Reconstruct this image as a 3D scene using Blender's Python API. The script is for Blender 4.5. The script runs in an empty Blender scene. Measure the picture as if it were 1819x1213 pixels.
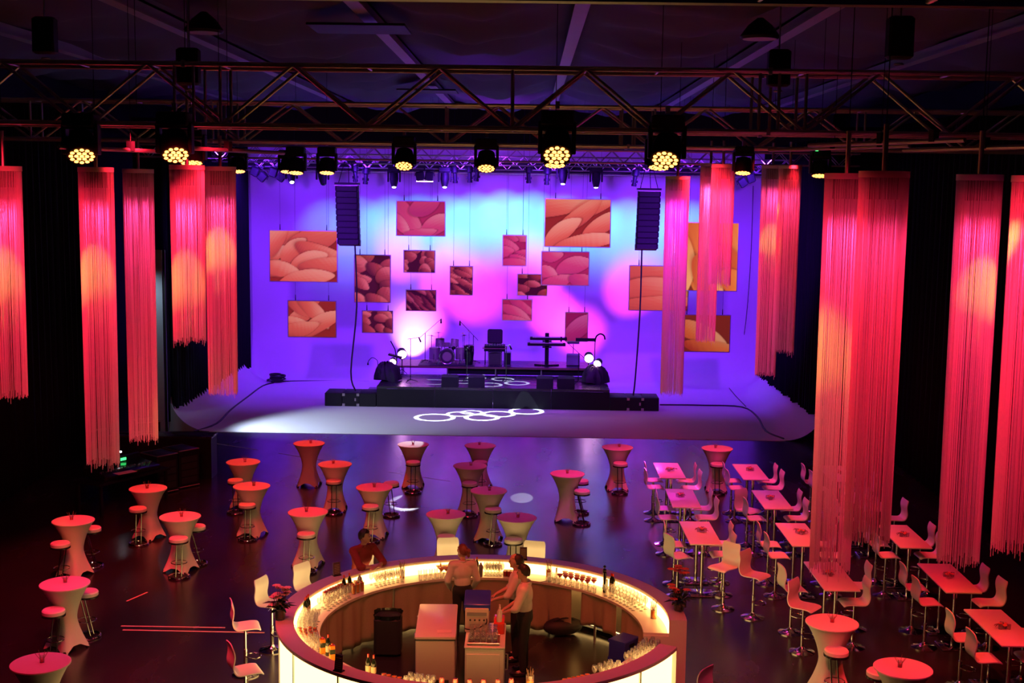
import bpy, math, random
from mathutils import Vector, Matrix
random.seed(7)
PI = math.pi
sc = bpy.context.scene
COL = sc.collection
R = math.radians

# ------------------------------------------------------------------ camera
FPX, CZ = 2250.0, 7.67
PITCH, ROLL, YAW = math.atan(273.5 / FPX), 0.0139, 0.012
Zv = Vector((0, 0, 1))
Fh = Vector((-math.sin(YAW), math.cos(YAW), 0)); R0 = Vector((math.cos(YAW), math.sin(YAW), 0))
FW = Fh * math.cos(PITCH) - Zv * math.sin(PITCH); U0 = Fh * math.sin(PITCH) + Zv * math.cos(PITCH)
RV = R0 * math.cos(ROLL) + U0 * math.sin(ROLL); UV = U0 * math.cos(ROLL) - R0 * math.sin(ROLL)
CAM = Vector((0, 0, CZ))
cd = bpy.data.cameras.new('camera'); cam = bpy.data.objects.new('camera', cd); COL.objects.link(cam)
cd.sensor_fit = 'HORIZONTAL'; cd.sensor_width = 36.0; cd.lens = FPX / 1819 * 36.0
cd.clip_start = 0.1; cd.clip_end = 300
cam.matrix_world = Matrix((RV, UV, -FW)).transposed().to_4x4(); cam.location = CAM
sc.camera = cam

def ray(x, y): return FW * FPX + RV * (x - 909.5) - UV * (y - 606.5)
def atz(x, y, z):                       # point of the level z that the photograph shows at x, y
    d = ray(x, y); return CAM + d * ((z - CZ) / d.z)
def aty(x, y, Y):                       # point of the upright plane at depth Y
    d = ray(x, y); return CAM + d * (Y / d.y)

# ------------------------------------------------------------------ colour management, world
sc.view_settings.view_transform = 'Standard'; sc.view_settings.look = 'None'
sc.view_settings.gamma = 1.0; sc.view_settings.use_curve_mapping = False
sc.view_settings.exposure = 0.0
sc.cycles.use_denoising = True
sc.cycles.max_bounces = 6; sc.cycles.diffuse_bounces = 3; sc.cycles.glossy_bounces = 3
sc.cycles.transparent_max_bounces = 16; sc.cycles.transmission_bounces = 4
sc.cycles.sample_clamp_indirect = 2.5; sc.cycles.caustics_reflective = False; sc.cycles.caustics_refractive = False
w = bpy.data.worlds.new('world'); sc.world = w; w.use_nodes = True
w.node_tree.nodes['Background'].inputs[0].default_value = (0.10, 0.03, 0.16, 1)
w.node_tree.nodes['Background'].inputs[1].default_value = 0.012

# ------------------------------------------------------------------ lights
def spot(loc, tgt, power, col, ang, blend=0.5, rad=0.08, name='stage_light'):
    l = bpy.data.lights.new(name, 'SPOT'); l.energy = power; l.color = col
    l.spot_size = R(ang); l.spot_blend = blend; l.shadow_soft_size = rad
    o = bpy.data.objects.new(name, l); COL.objects.link(o); o.location = loc
    o.rotation_euler = (Vector(tgt) - Vector(loc)).to_track_quat('-Z', 'Y').to_euler()
    o['kind'] = 'helper'
    return o
WY = 51.0                                # the white studio wall
RED = (1.0, 0.012, 0.03); ORED = (1.0, 0.035, 0.018); MAG = (1.0, 0.03, 0.30)
VIO = (0.15, 0.018, 1.0); CYA = (0.07, 0.62, 1.0); PINK = (1.0, 0.045, 0.85)
# violet wash of the studio wall from the stage trusses
for x in (-10, -6.3, -2.8, 0.7, 4.2, 8):
    spot((x, 46.6, 8.3), (x, WY, 3.6), 820, VIO, 150, 1.0, 0.25)
for x in (-8.5, -1, 6.5):
    spot((x, 34.2, 8.3), (x, WY, 2.8), 7600, (0.22, 0.018, 1.0), 62, 1.0, 0.3)
# cyan heads skimming the upper wall
for px, py, pw in ((585, 418, 300), (640, 414, 520), (695, 410, 700), (745, 408, 850), (795, 406, 900), (845, 402, 900), (895, 396, 1000), (945, 398, 1000), (1000, 408, 900), (1060, 412, 850), (1115, 414, 800), (1170, 416, 800), (1225, 420, 700)):
    t = aty(px, py, WY)
    spot((t.x, 47.95, 8.0), t, pw * 0.85, CYA, 48, 1.0, 0.05)
# pink cans on the stage sides
for src, (px, py), pw, ang in (((-4.7, 47.6, 1.55), (748, 575), 1500, 40), ((-4.7, 47.2, 1.5), (712, 450), 1500, 28), ((-4.7, 47.2, 1.5), (790, 490), 1700, 32),
                               ((2.45, 47.3, 1.5), (985, 560), 2200, 34), ((2.45, 47.3, 1.5), (955, 480), 1800, 28), ((2.6, 47.2, 1.4), (1122, 510), 1700, 34),
                               ((2.45, 47.3, 1.5), (1030, 590), 1100, 40), ((-4.7, 47.2, 1.5), (850, 520), 1900, 36)):
    spot(src, aty(px, py, WY), pw, PINK, ang, 1.0, 0.05)
spot((-4.6, 49.6, 0.9), aty(735, 590, WY), 500, (1.0, 0.40, 0.9), 75, 1.0, 0.05)
# white work light from the left wing, and small white and magenta beams from the stage truss
spot((-10.3, 37.6, 3.0), (-6.6, 39.9, 0), 1900, (0.62, 0.74, 1.0), 62, 0.7, 0.2)
spot((-11.3, 35.9, 5.0), (-11.0, 38.6, 1.5), 90, (0.6, 0.8, 1.0), 120, 1.0, 0.1)
spot((-3.5, 43.6, 8.2), (-2.98, 32.0, 1.1), 9000, (0.8, 0.8, 1.0), 3.2, 0.3, 0.02)
spot((1.5, 43.6, 8.2), (3.30, 29.25, 1.1), 7500, (1.0, 0.06, 0.80), 5.0, 0.05, 0.02)
spot((0.2, 43.6, 8.2), atz(927, 884, 0), 3200, (0.8, 0.8, 1.0), 2.2, 0.2, 0.02)
spot((-1, 44.6, 8.2), (-1.2, 45.0, 0.7), 900, (0.5, 0.06, 1.0), 90, 1.0, 0.1)
# red heads high over tables and floor, pointing nearly straight down
for loc, tgt, pw, col, ang in (
        ((-7.6, 18.6, 8.3), (-7.9, 20.3, 1.0), 1500, RED, 62), ((-8.6, 23.4, 8.3), (-8.6, 24.2, 1.0), 1500, RED, 50), ((-6.6, 26.0, 8.3), (-6.6, 26.2, 1.0), 2000, ORED, 58),
        ((-5.2, 31.2, 8.3), (-5.4, 30.6, 1.0), 2100, ORED, 52), ((-3.9, 26.0, 8.3), (-3.8, 26.2, 1.0), 1250, RED, 50),
        ((-0.9, 26.0, 8.3), (-0.9, 26.2, 1.0), 420, MAG, 54), ((-1.8, 32.2, 8.3), (-1.8, 31.5, 1.0), 500, MAG, 46), ((1.4, 29.6, 8.3), (1.5, 29.6, 1.0), 1300, RED, 44), ((4.4, 31.4, 8.3), (4.6, 30.8, 1.0), 1500, ORED, 50),
        ((3.5, 24.0, 8.3), (3.5, 24.0, 1.0), 1700, (1.0, .06, .02), 40), ((5.5, 24.6, 8.3), (5.5, 24.6, 1.0), 1500, (1.0, .055, .02), 44), ((5.6, 27.2, 8.3), (5.7, 27.2, 1.0), 600, RED, 50), ((5.4, 20.4, 8.3), (5.6, 21.3, 1.0), 650, RED, 46), ((7.6, 21.6, 8.3), (7.6, 21.8, 1.0), 650, RED, 50), ((7.5, 24.6, 8.3), (7.5, 24.6, 1.0), 550, RED, 40),
        ((7.2, 17.2, 8.3), (7.2, 18.3, 1.0), 1700, ORED, 48), ((4.9, 16.6, 8.3), (4.9, 17.9, 1.0), 1700, ORED, 44),
        ((-0.6, 16.6, 8.3), (-0.6, 18.4, 1.0), 1900, (1.0, 0.085, 0.04), 54), ((-4.9, 14.6, 8.3), (-5.0, 18.6, 0.0), 3600, RED, 26), ((-6.6, 14.6, 8.3), (-6.6, 16.4, 1.0), 1100, RED, 46)):
    spot(loc, tgt, pw, col, ang, 0.9, 0.08, 'red_wash')
spot((-2.6, 11.5, 8.4), (-4.6, 22.5, 0.4), 420, (1.0, 0.62, 0.34), 40, 1.0, 0.2, 'warm_house_light'); spot((1.5, 11.5, 8.4), (4.6, 21.5, 0.4), 380, (1.0, 0.62, 0.34), 36, 1.0, 0.2, 'warm_house_light')
spot((-1.5, 43.0, 8.2), (-0.8, 47.5, 10.7), 700, (0.40, 0.04, 1.0), 100, 1.0, 0.2)
spot((-1.5, 30.0, 8.6), (-1.0, 33.5, 10.8), 110, (0.26, 0.03, 1.0), 140, 1.0, 0.2)

# ------------------------------------------------------------------ materials
MATS = {}
def mat(name, col, rough=0.5, metal=0.0, spec=0.5, emit=None, estr=0.0, alpha=1.0):
    if name in MATS: return MATS[name]
    m = bpy.data.materials.new(name); m.use_nodes = True; b = m.node_tree.nodes['Principled BSDF']
    b.inputs['Base Color'].default_value = (*col, 1); b.inputs['Roughness'].default_value = rough
    b.inputs['Metallic'].default_value = metal; b.inputs['Specular IOR Level'].default_value = spec
    if emit: b.inputs['Emission Color'].default_value = (*emit, 1); b.inputs['Emission Strength'].default_value = estr
    MATS[name] = m; return m
def noisy(name, c1, c2, scale, rough=0.5, bump=0.0, metal=0.0, spec=0.5, detail=4, stretch=(1, 1, 1), rvar=0.0):
    m = mat(name, c1, rough, metal, spec); nt = m.node_tree; b = nt.nodes['Principled BSDF']
    tc = nt.nodes.new('ShaderNodeTexCoord'); mp = nt.nodes.new('ShaderNodeMapping'); mp.inputs['Scale'].default_value = stretch
    n = nt.nodes.new('ShaderNodeTexNoise'); n.inputs['Scale'].default_value = scale; n.inputs['Detail'].default_value = detail
    mx = nt.nodes.new('ShaderNodeMix'); mx.data_type = 'RGBA'
    mx.inputs['A'].default_value = (*c1, 1); mx.inputs['B'].default_value = (*c2, 1)
    L = nt.links.new
    L(tc.outputs['Object'], mp.inputs['Vector']); L(mp.outputs[0], n.inputs['Vector']); L(n.outputs[0], mx.inputs['Factor'])
    L(mx.outputs['Result'], b.inputs['Base Color'])
    if bump:
        bp = nt.nodes.new('ShaderNodeBump'); bp.inputs['Strength'].default_value = bump; bp.inputs['Distance'].default_value = 0.02
        L(n.outputs[0], bp.inputs['Height']); L(bp.outputs[0], b.inputs['Normal'])
    if rvar:
        mr = nt.nodes.new('ShaderNodeMapRange'); mr.inputs['To Min'].default_value = rough - rvar; mr.inputs['To Max'].default_value = rough + rvar
        L(n.outputs[0], mr.inputs['Value']); L(mr.outputs[0], b.inputs['Roughness'])
    return m
def clear(name, tint, opac=0.16, gl=0.06):          # thin clear glass
    m = bpy.data.materials.new(name); m.use_nodes = True; nt = m.node_tree; nt.nodes.clear(); L = nt.links.new
    out = nt.nodes.new('ShaderNodeOutputMaterial'); tr = nt.nodes.new('ShaderNodeBsdfTransparent'); tr.inputs[0].default_value = (*tint, 1)
    g0 = nt.nodes.new('ShaderNodeBsdfGlossy'); g0.inputs['Roughness'].default_value = gl; tl = nt.nodes.new('ShaderNodeBsdfTranslucent'); tl.inputs[0].default_value = (.95, .95, .95, 1)
    gs = nt.nodes.new('ShaderNodeMixShader'); gs.inputs[0].default_value = 0.68; L(g0.outputs[0], gs.inputs[1]); L(tl.outputs[0], gs.inputs[2])
    lw = nt.nodes.new('ShaderNodeLayerWeight'); lw.inputs[0].default_value = 0.35
    mr = nt.nodes.new('ShaderNodeMapRange'); mr.inputs['To Min'].default_value = opac * 0.5; mr.inputs['To Max'].default_value = min(1, opac * 3.2)
    mx = nt.nodes.new('ShaderNodeMixShader')
    L(lw.outputs['Facing'], mr.inputs['Value']); L(mr.outputs[0], mx.inputs[0]); L(tr.outputs[0], mx.inputs[1]); L(gs.outputs[0], mx.inputs[2]); L(mx.outputs[0], out.inputs[0])
    return m
def thin_cloth(name, col, trans=0.5):
    m = bpy.data.materials.new(name); m.use_nodes = True; nt = m.node_tree; nt.nodes.clear(); L = nt.links.new
    out = nt.nodes.new('ShaderNodeOutputMaterial'); d = nt.nodes.new('ShaderNodeBsdfDiffuse'); t = nt.nodes.new('ShaderNodeBsdfTranslucent')
    tc = nt.nodes.new('ShaderNodeTexCoord'); n = nt.nodes.new('ShaderNodeTexNoise'); n.inputs['Scale'].default_value = 40
    mx0 = nt.nodes.new('ShaderNodeMix'); mx0.data_type = 'RGBA'; mx0.inputs['A'].default_value = (*[c * 0.85 for c in col], 1); mx0.inputs['B'].default_value = (*col, 1)
    L(tc.outputs['Object'], n.inputs['Vector']); L(n.outputs[0], mx0.inputs['Factor'])
    L(mx0.outputs['Result'], d.inputs[0]); L(mx0.outputs['Result'], t.inputs[0])
    mx = nt.nodes.new('ShaderNodeMixShader'); mx.inputs[0].default_value = trans
    L(d.outputs[0], mx.inputs[1]); L(t.outputs[0], mx.inputs[2]); L(mx.outputs[0], out.inputs[0]); return m

M_floor = noisy('hall_floor', (0.010, 0.009, 0.011), (0.028, 0.024, 0.028), 1.1, 0.25, 0.05, 0, 1.0, 8, (1, 0.35, 1), 0.10)
M_cyc = noisy('studio_white', (0.74, 0.74, 0.76), (0.80, 0.80, 0.82), 0.6, 0.75, 0, 0, 0.1)
M_drape = noisy('black_drape', (0.006, 0.006, 0.009), (0.014, 0.013, 0.018), 14, 0.95, 0, 0, 0.05, 3, (1, 1, 0.1))
M_ceil = noisy('ceiling_cloth', (0.09, 0.085, 0.13), (0.13, 0.12, 0.18), 0.7, 0.9, 0, 0, 0.1)
M_beam = noisy('beam_paint', (0.30, 0.30, 0.33), (0.38, 0.37, 0.40), 2, 0.5)
M_black = noisy('black_paint', (0.005, 0.005, 0.007), (0.010, 0.010, 0.013), 8, 0.6, 0.05, 0, 0.25)
M_deck = noisy('stage_deck', (0.022, 0.02, 0.026), (0.04, 0.036, 0.045), 2.4, 0.28, 0.05, 0, 0.5, 6, (0.3, 1, 1), 0.08)
M_alu = noisy('truss_aluminium', (0.42, 0.40, 0.38), (0.55, 0.52, 0.5), 9, 0.38, 0, 0.9)
M_chrome = noisy('chrome', (0.72, 0.71, 0.7), (0.8, 0.79, 0.78), 5, 0.12, 0, 1.0)
M_darkchrome = noisy('dark_chrome', (0.16, 0.155, 0.15), (0.22, 0.21, 0.2), 5, 0.15, 0, 1.0)
M_white = noisy('white_lacquer', (0.72, 0.70, 0.67), (0.78, 0.76, 0.73), 6, 0.35)
M_cloth = noisy('stretch_cloth', (0.70, 0.67, 0.62), (0.77, 0.74, 0.69), 60, 0.8, 0.05, 0, 0.15)
M_vinyl = noisy('white_vinyl', (0.72, 0.69, 0.65), (0.78, 0.75, 0.7), 25, 0.45, 0.05)
M_bar = noisy('bar_lacquer', (0.66, 0.60, 0.55), (0.72, 0.66, 0.6), 7, 0.35)
M_string = thin_cloth('string_yarn', (0.88, 0.86, 0.86), 0.5)
M_skirt = thin_cloth('bar_skirt_cloth', (0.64, 0.50, 0.39), 0.4)
M_glow = mat('backlit_acrylic', (0.8, 0.75, 0.6), 0.4, emit=(1.0, 0.60, 0.20), estr=4.2)
M_glow2 = mat('backlit_inner_acrylic', (0.8, 0.75, 0.6), 0.4, emit=(1.0, 0.52, 0.14), estr=8.0)
M_glass = clear('clear_glass', (0.95, 0.95, 0.95), 0.30, 0.12)
M_reddrink = mat('red_cocktail', (0.75, 0.05, 0.03), 0.15)
M_ordrink = mat('orange_cocktail', (0.9, 0.30, 0.03), 0.15)
M_bottle = noisy('dark_bottle_glass', (0.010, 0.016, 0.010), (0.02, 0.03, 0.016), 12, 0.08)
M_label = noisy('bottle_label', (0.55, 0.42, 0.25), (0.7, 0.6, 0.4), 30, 0.6)
M_rubber = noisy('dark_rubber', (0.014, 0.014, 0.016), (0.024, 0.024, 0.027), 20, 0.6)
M_led = mat('led_orange', (0.9, 0.5, 0.2), 0.3, emit=(1.0, 0.27, 0.05), estr=8.0)
M_lens = mat('white_lens', (0.9, 0.9, 1), 0.2, emit=(0.85, 0.88, 1.0), estr=14.0)
M_pinklens = mat('pink_lens', (0.9, 0.7, 0.9), 0.2, emit=(1.0, 0.45, 0.95), estr=16.0)
M_skin = noisy('skin', (0.52, 0.30, 0.21), (0.58, 0.35, 0.25), 20, 0.5)
M_shirtw = noisy('white_shirt', (0.70, 0.65, 0.60), (0.76, 0.71, 0.66), 25, 0.8, 0.1)
M_shirtr = noisy('rust_shirt', (0.26, 0.03, 0.022), (0.32, 0.04, 0.03), 25, 0.8, 0.1)
M_trous = noisy('black_trousers', (0.012, 0.012, 0.016), (0.02, 0.02, 0.025), 25, 0.8)
M_hairb = noisy('black_hair', (0.012, 0.009, 0.008), (0.025, 0.018, 0.014), 40, 0.5, 0.3)
M_hairr = noisy('auburn_hair', (0.16, 0.05, 0.025), (0.24, 0.08, 0.04), 40, 0.5, 0.3)
M_leaf = noisy('dark_leaf', (0.012, 0.03, 0.012), (0.025, 0.05, 0.02), 15, 0.4)
M_flower = noisy('pale_pink_petal', (0.75, 0.42, 0.36), (0.85, 0.55, 0.48), 15, 0.6)
M_flower2 = noisy('coral_petal', (0.75, 0.18, 0.1), (0.85, 0.26, 0.15), 15, 0.6)
M_card = noisy('menu_card', (0.10, 0.05, 0.05), (0.15, 0.08, 0.07), 20, 0.4)
M_steel = noisy('brushed_steel', (0.5, 0.49, 0.48), (0.6, 0.59, 0.57), 10, 0.3, 0, 0.9)
M_blueplastic = noisy('blue_panel', (0.03, 0.05, 0.5), (0.04, 0.07, 0.6), 6, 0.35)
M_twig = noisy('dry_twig', (0.2, 0.1, 0.06), (0.28, 0.15, 0.09), 20, 0.7)
M_drumred = noisy('drum_shell', (0.35, 0.30, 0.27), (0.45, 0.4, 0.36), 4, 0.25, 0, 0.3)
M_brass = noisy('cymbal_bronze', (0.45, 0.33, 0.14), (0.55, 0.42, 0.2), 12, 0.3, 0, 1.0)
M_head = noisy('drum_head', (0.03, 0.028, 0.03), (0.05, 0.045, 0.05), 6, 0.4)
M_green = mat('green_led', (0.1, 0.8, 0.2), 0.4, emit=(0.05, 1.0, 0.2), estr=2.5)
M_daylit = mat('wing_work_light', (0.9, 0.95, 1), 0.4, emit=(0.75, 0.88, 1.0), estr=1.3)
M_grey = noisy('grey_panel', (0.22, 0.25, 0.28), (0.28, 0.31, 0.34), 3, 0.6)
M_tape = noisy('yellow_tape', (0.55, 0.5, 0.3), (0.65, 0.6, 0.36), 8, 0.6)
M_paper = noisy('paper', (0.8, 0.76, 0.66), (0.86, 0.82, 0.72), 10, 0.8)
M_black_gloss = noisy('black_gloss', (0.008, 0.008, 0.01), (0.014, 0.013, 0.017), 9, 0.18)

# ------------------------------------------------------------------ mesh builder
class B:
    def __init__(s): s.v = []; s.f = []
    def add(s, v, f):
        n = len(s.v); s.v += [tuple(p) for p in v]; s.f += [tuple(i + n for i in q) for q in f]; return s
    def box(s, c, d, rot=None, bev=0.0):
        x, y, z = d[0] / 2, d[1] / 2, d[2] / 2
        if bev:
            P = []; k = bev
            for sz, iz in ((-z, 1), (-z + k, 0), (z - k, 0), (z, 1)):
                i = k if iz else 0
                for (a, b) in ((x - k, y), (x, y - k), (x, -y + k), (x - k, -y), (-x + k, -y), (-x, -y + k), (-x, y - k), (-x + k, y)):
                    P.append(((a - math.copysign(i, a)), (b - math.copysign(i, b)), sz))
            F = [tuple(range(8)), tuple(range(24, 32))[::-1]]
            for r in range(3):
                for i in range(8): F.append((r * 8 + (i + 1) % 8, r * 8 + i, (r + 1) * 8 + i, (r + 1) * 8 + (i + 1) % 8))
        else:
            P = [(a * x, b * y, e * z) for e in (-1, 1) for b in (-1, 1) for a in (-1, 1)]
            F = [(0, 2, 3, 1), (4, 5, 7, 6), (0, 1, 5, 4), (2, 6, 7, 3), (0, 4, 6, 2), (1, 3, 7, 5)]
        P = [Vector(p) for p in P]
        if rot is not None: P = [rot @ p for p in P]
        c = Vector(c); return s.add([p + c for p in P], F)
    def lathe(s, prof, n=16, c=(0, 0, 0), rot=None, sx=1, sy=1):
        P = []; F = []
        for r, z in prof:
            for i in range(n):
                a = 2 * PI * i / n; P.append(Vector((r * sx * math.cos(a), r * sy * math.sin(a), z)))
        m = len(prof)
        for j in range(m - 1):
            for i in range(n): F.append((j * n + i, j * n + (i + 1) % n, (j + 1) * n + (i + 1) % n, (j + 1) * n + i))
        if prof[0][0] > 1e-5: F.append(tuple(range(n))[::-1])
        if prof[-1][0] > 1e-5: F.append(tuple((m - 1) * n + i for i in range(n)))
        if rot is not None: P = [rot @ p for p in P]
        c = Vector(c); return s.add([p + c for p in P], F)
    def cyl(s, p0, p1, r0, r1=None, n=10):
        p0 = Vector(p0); p1 = Vector(p1); d = p1 - p0; L = d.length
        if r1 is None: r1 = r0
        return s.lathe([(r0, 0), (r1, L)], n, p0, d.to_track_quat('Z', 'Y').to_matrix() if L else None)
    def caps(s, p0, p1, r0, r1, n=10):
        p0 = Vector(p0); p1 = Vector(p1); d = p1 - p0; L = d.length; pr = []
        for k in range(4): a = -PI / 2 + k * PI / 6; pr.append((max(r0 * math.cos(a), 1e-6), r0 * math.sin(a)))
        for k in range(4): a = k * PI / 6; pr.append((max(r1 * math.cos(a), 1e-6), L + r1 * math.sin(a)))
        return s.lathe(pr, n, p0, d.to_track_quat('Z', 'Y').to_matrix() if L > 1e-6 else None)
    def ell(s, c, r, rot=None, n=14, m=9):
        pr = [(max(math.sin(PI * k / m), 1e-6), -math.cos(PI * k / m)) for k in range(m + 1)]
        P = B().lathe(pr, n); Q = [Vector((p[0] * r[0], p[1] * r[1], p[2] * r[2])) for p in P.v]
        if rot is not None: Q = [rot @ q for q in Q]
        c = Vector(c); return s.add([q + c for q in Q], P.f)
    def tube(s, pts, r, n=6, closed=False):
        pts = [Vector(p) for p in pts]; N = len(pts); P = []; F = []; up = None
        for i, p in enumerate(pts):
            a = pts[(i - 1) % N] if (closed or i > 0) else p; b = pts[(i + 1) % N] if (closed or i < N - 1) else p
            t = (b - a).normalized()
            if up is None: up = Vector((0, 0, 1)) if abs(t.z) < 0.9 else Vector((1, 0, 0))
            u = (up - t * up.dot(t)).normalized(); w_ = t.cross(u); up = u
            rr = r[i] if isinstance(r, (list, tuple)) else r
            for k in range(n):
                q = 2 * PI * k / n; P.append(p + u * (rr * math.cos(q)) + w_ * (rr * math.sin(q)))
        for i in range(N if closed else N - 1):
            j = (i + 1) % N
            for k in range(n): F.append((i * n + k, i * n + (k + 1) % n, j * n + (k + 1) % n, j * n + k))
        if not closed: F += [tuple(range(n))[::-1], tuple((N - 1) * n + k for k in range(n))]
        return s.add(P, F)
    def ring(s, c, rad, r, n=20, k=6, sx=1, sy=1):
        return s.tube([(c[0] + rad * sx * math.cos(2 * PI * i / n), c[1] + rad * sy * math.sin(2 * PI * i / n), c[2]) for i in range(n)], r, k, True)
    def grid(s, fn, nu, nv, closeu=False):
        P = [fn(i / nu, j / nv) for j in range(nv + 1) for i in range(nu if closeu else nu + 1)]; W = nu if closeu else nu + 1; F = []
        for j in range(nv):
            for i in range(nu): F.append((j * W + i, j * W + (i + 1) % W, (j + 1) * W + (i + 1) % W, (j + 1) * W + i))
        return s.add(P, F)
    def arc(s, c, r0, r1, z0, z1, a0, a1, n):           # a solid curved block
        P = []; F = []
        for i in range(n + 1):
            a = R(a0 + (a1 - a0) * i / n); ca, sa = math.cos(a), math.sin(a)
            for r, z in ((r0, z0), (r1, z0), (r1, z1), (r0, z1)): P.append((c[0] + r * ca, c[1] + r * sa, z))
        for i in range(n):
            for k in range(4): F.append((i * 4 + k, i * 4 + (k + 1) % 4, (i + 1) * 4 + (k + 1) % 4, (i + 1) * 4 + k))
        F += [(3, 2, 1, 0), (n * 4, n * 4 + 1, n * 4 + 2, n * 4 + 3)]
        return s.add(P, F)
    def mesh(s, name, m=None, smooth=True, ang=38):
        me = bpy.data.meshes.new(name); me.from_pydata(s.v, [], s.f); me.update()
        if m: me.materials.append(m)
        if smooth:
            me.polygons.foreach_set('use_smooth', [True] * len(me.polygons)); me.set_sharp_from_angle(angle=R(ang))
        return me

def obj(name, b, m, parent=None, smooth=True, kind=None, label=None):
    me = b if isinstance(b, bpy.types.Mesh) else b.mesh(name, m, smooth)
    o = bpy.data.objects.new(name, me); COL.objects.link(o)
    if parent: o.parent = parent
    if kind: o['kind'] = kind
    if label: o['label'] = label
    return o
def tag(o, label, cat, group=None):
    o['label'] = label; o['category'] = cat
    if group: o['group'] = group
    return o
def thing(name, label, cat, loc=(0, 0, 0), rz=0.0, group=None):
    o = bpy.data.objects.new(name, None); COL.objects.link(o); o.location = loc; o.rotation_euler = (0, 0, rz); o.empty_display_size = 0.1
    return tag(o, label, cat, group)
def dup(o, loc, rz=None, label=None, group=None, scale=None):
    def cp(a, par):
        c = a.copy(); COL.objects.link(c)
        if par is not None: c.parent = par
        for k in list(a.children): cp(k, c)
        return c
    r = cp(o, None); r.location = loc
    if rz is not None: r.rotation_euler = (0, 0, rz)
    if label: r['label'] = label
    if group: r['group'] = group
    if scale: r.scale = scale
    return r
class Kind:                              # first call hands out the original, later ones copies
    def __init__(s, root): s.root = root; s.used = False
    def put(s, loc, rz=0.0, label=None, group=None, scale=None):
        if not s.used:
            s.used = True; o = s.root; o.location = loc; o.rotation_euler = (0, 0, rz)
            if label: o['label'] = label
            if group: o['group'] = group
            if scale: o.scale = scale
            s.root = o; return o
        return dup(s.root, loc, rz, label, group, scale)
ORD = ['leftmost', 'second from left', 'third from left', 'fourth from left', 'fifth from left', 'sixth from left', 'seventh from left', 'eighth from left', 'ninth from left', 'tenth from left', 'eleventh from left', 'twelfth from left', 'thirteenth from left', 'fourteenth from left']
def catmull(pts, k=4):
    out = []; n = len(pts)
    for i in range(n - 1):
        p0, p1, p2, p3 = [Vector(pts[max(0, min(n - 1, i + d))]) for d in (-1, 0, 1, 2)]
        for j in range(k):
            t = j / k; out.append(0.5 * ((2 * p1) + (p2 - p0) * t + (2 * p0 - 5 * p1 + 4 * p2 - p3) * t * t + (3 * p1 - p0 - 3 * p2 + p3) * t ** 3))
    out.append(Vector(pts[-1])); return out

# ================================================================== THE SETTING
XL, XR = -12.6, 10.6                     # hall drapes
obj('floor', B().box((-1, 24, -0.1), (30, 40, 0.2)), M_floor, kind='structure', smooth=False)
obj('wall_left', B().box((-14.6, 28, 5.6), (0.3, 50, 11.6)), M_black, kind='structure', smooth=False)
obj('wall_right', B().box((12.6, 28, 5.6), (0.3, 50, 11.6)), M_black, kind='structure', smooth=False)
obj('floor', B().box((-1, 47, -0.12), (30, 16, 0.2)), M_black, kind='structure', smooth=False)
# the white studio cove: flat floor, side coves, back cove and wall in one swept surface
CXL, CXR, CY0 = -9.84, 8.02, 38.66
def cyc_pt(u, v):
    prof = []                            # along v: floor front to wall top
    Rb = 2.4; y1 = WY - Rb
    if v < 0.4: y, z, k = CY0 + (y1 - CY0) * v / 0.4, 0.0, 0.0
    elif v < 0.75: a = (v - 0.4) / 0.35 * PI / 2; y, z = y1 + Rb * math.sin(a), Rb * (1 - math.cos(a))
    else: y, z = WY, Rb + (9.2 - Rb) * (v - 0.75) / 0.25
    Rs = 1.25
    if u < 0.2: a = (0.2 - u) / 0.2 * R(80); x = CXL - Rs * math.sin(a); dz = Rs * (1 - math.cos(a))
    elif u > 0.8: a = (u - 0.8) / 0.2 * R(80); x = CXR + Rs * math.sin(a); dz = Rs * (1 - math.cos(a))
    else: x = CXL + (CXR - CXL) * (u - 0.2) / 0.6; dz = 0
    if v >= 0.75: dz = 0
    elif v > 0.4: dz *= 1 - (v - 0.4) / 0.35
    if dz or v <= 0.75:
        x2 = x
    if v > 0.4: 
        kx = min(1, (v - 0.4) / 0.35); xc = (CXL + CXR) / 2
        x = x + (x - xc) * 0.10 * kx
    return (x, y, z + dz + 0.012)
obj('floor', B().grid(lambda u, v: cyc_pt(u, v * 0.4), 60, 6), M_cyc, kind='structure')
obj('wall_back', B().grid(lambda u, v: cyc_pt(u, 0.4 + v * 0.6), 60, 40), M_cyc, kind='structure')
b = B()                                   # the raw end of the left cove and the front edge of the painted floor
pts = [(CXL, 0.012)] + [(CXL - 1.25 * math.sin(R(a)), 0.012 + 1.25 * (1 - math.cos(R(a)))) for a in range(8, 81, 8)] + [(CXL - 1.35, 1.05), (CXL - 1.35, 0)]
b.add([(x, CY0 - 0.02, z) for x, z in pts] + [(x, CY0 - 0.002, z) for x, z in pts], [tuple(range(len(pts))), tuple(range(len(pts), 2 * len(pts)))[::-1]])
obj('trim_1', b, M_grey, kind='structure', smooth=False)
obj('trim_2', B().box((-0.9, CY0 - 0.01, 0.006), (17.9, 0.02, 0.012)), M_cyc, kind='structure', smooth=False)
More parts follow.
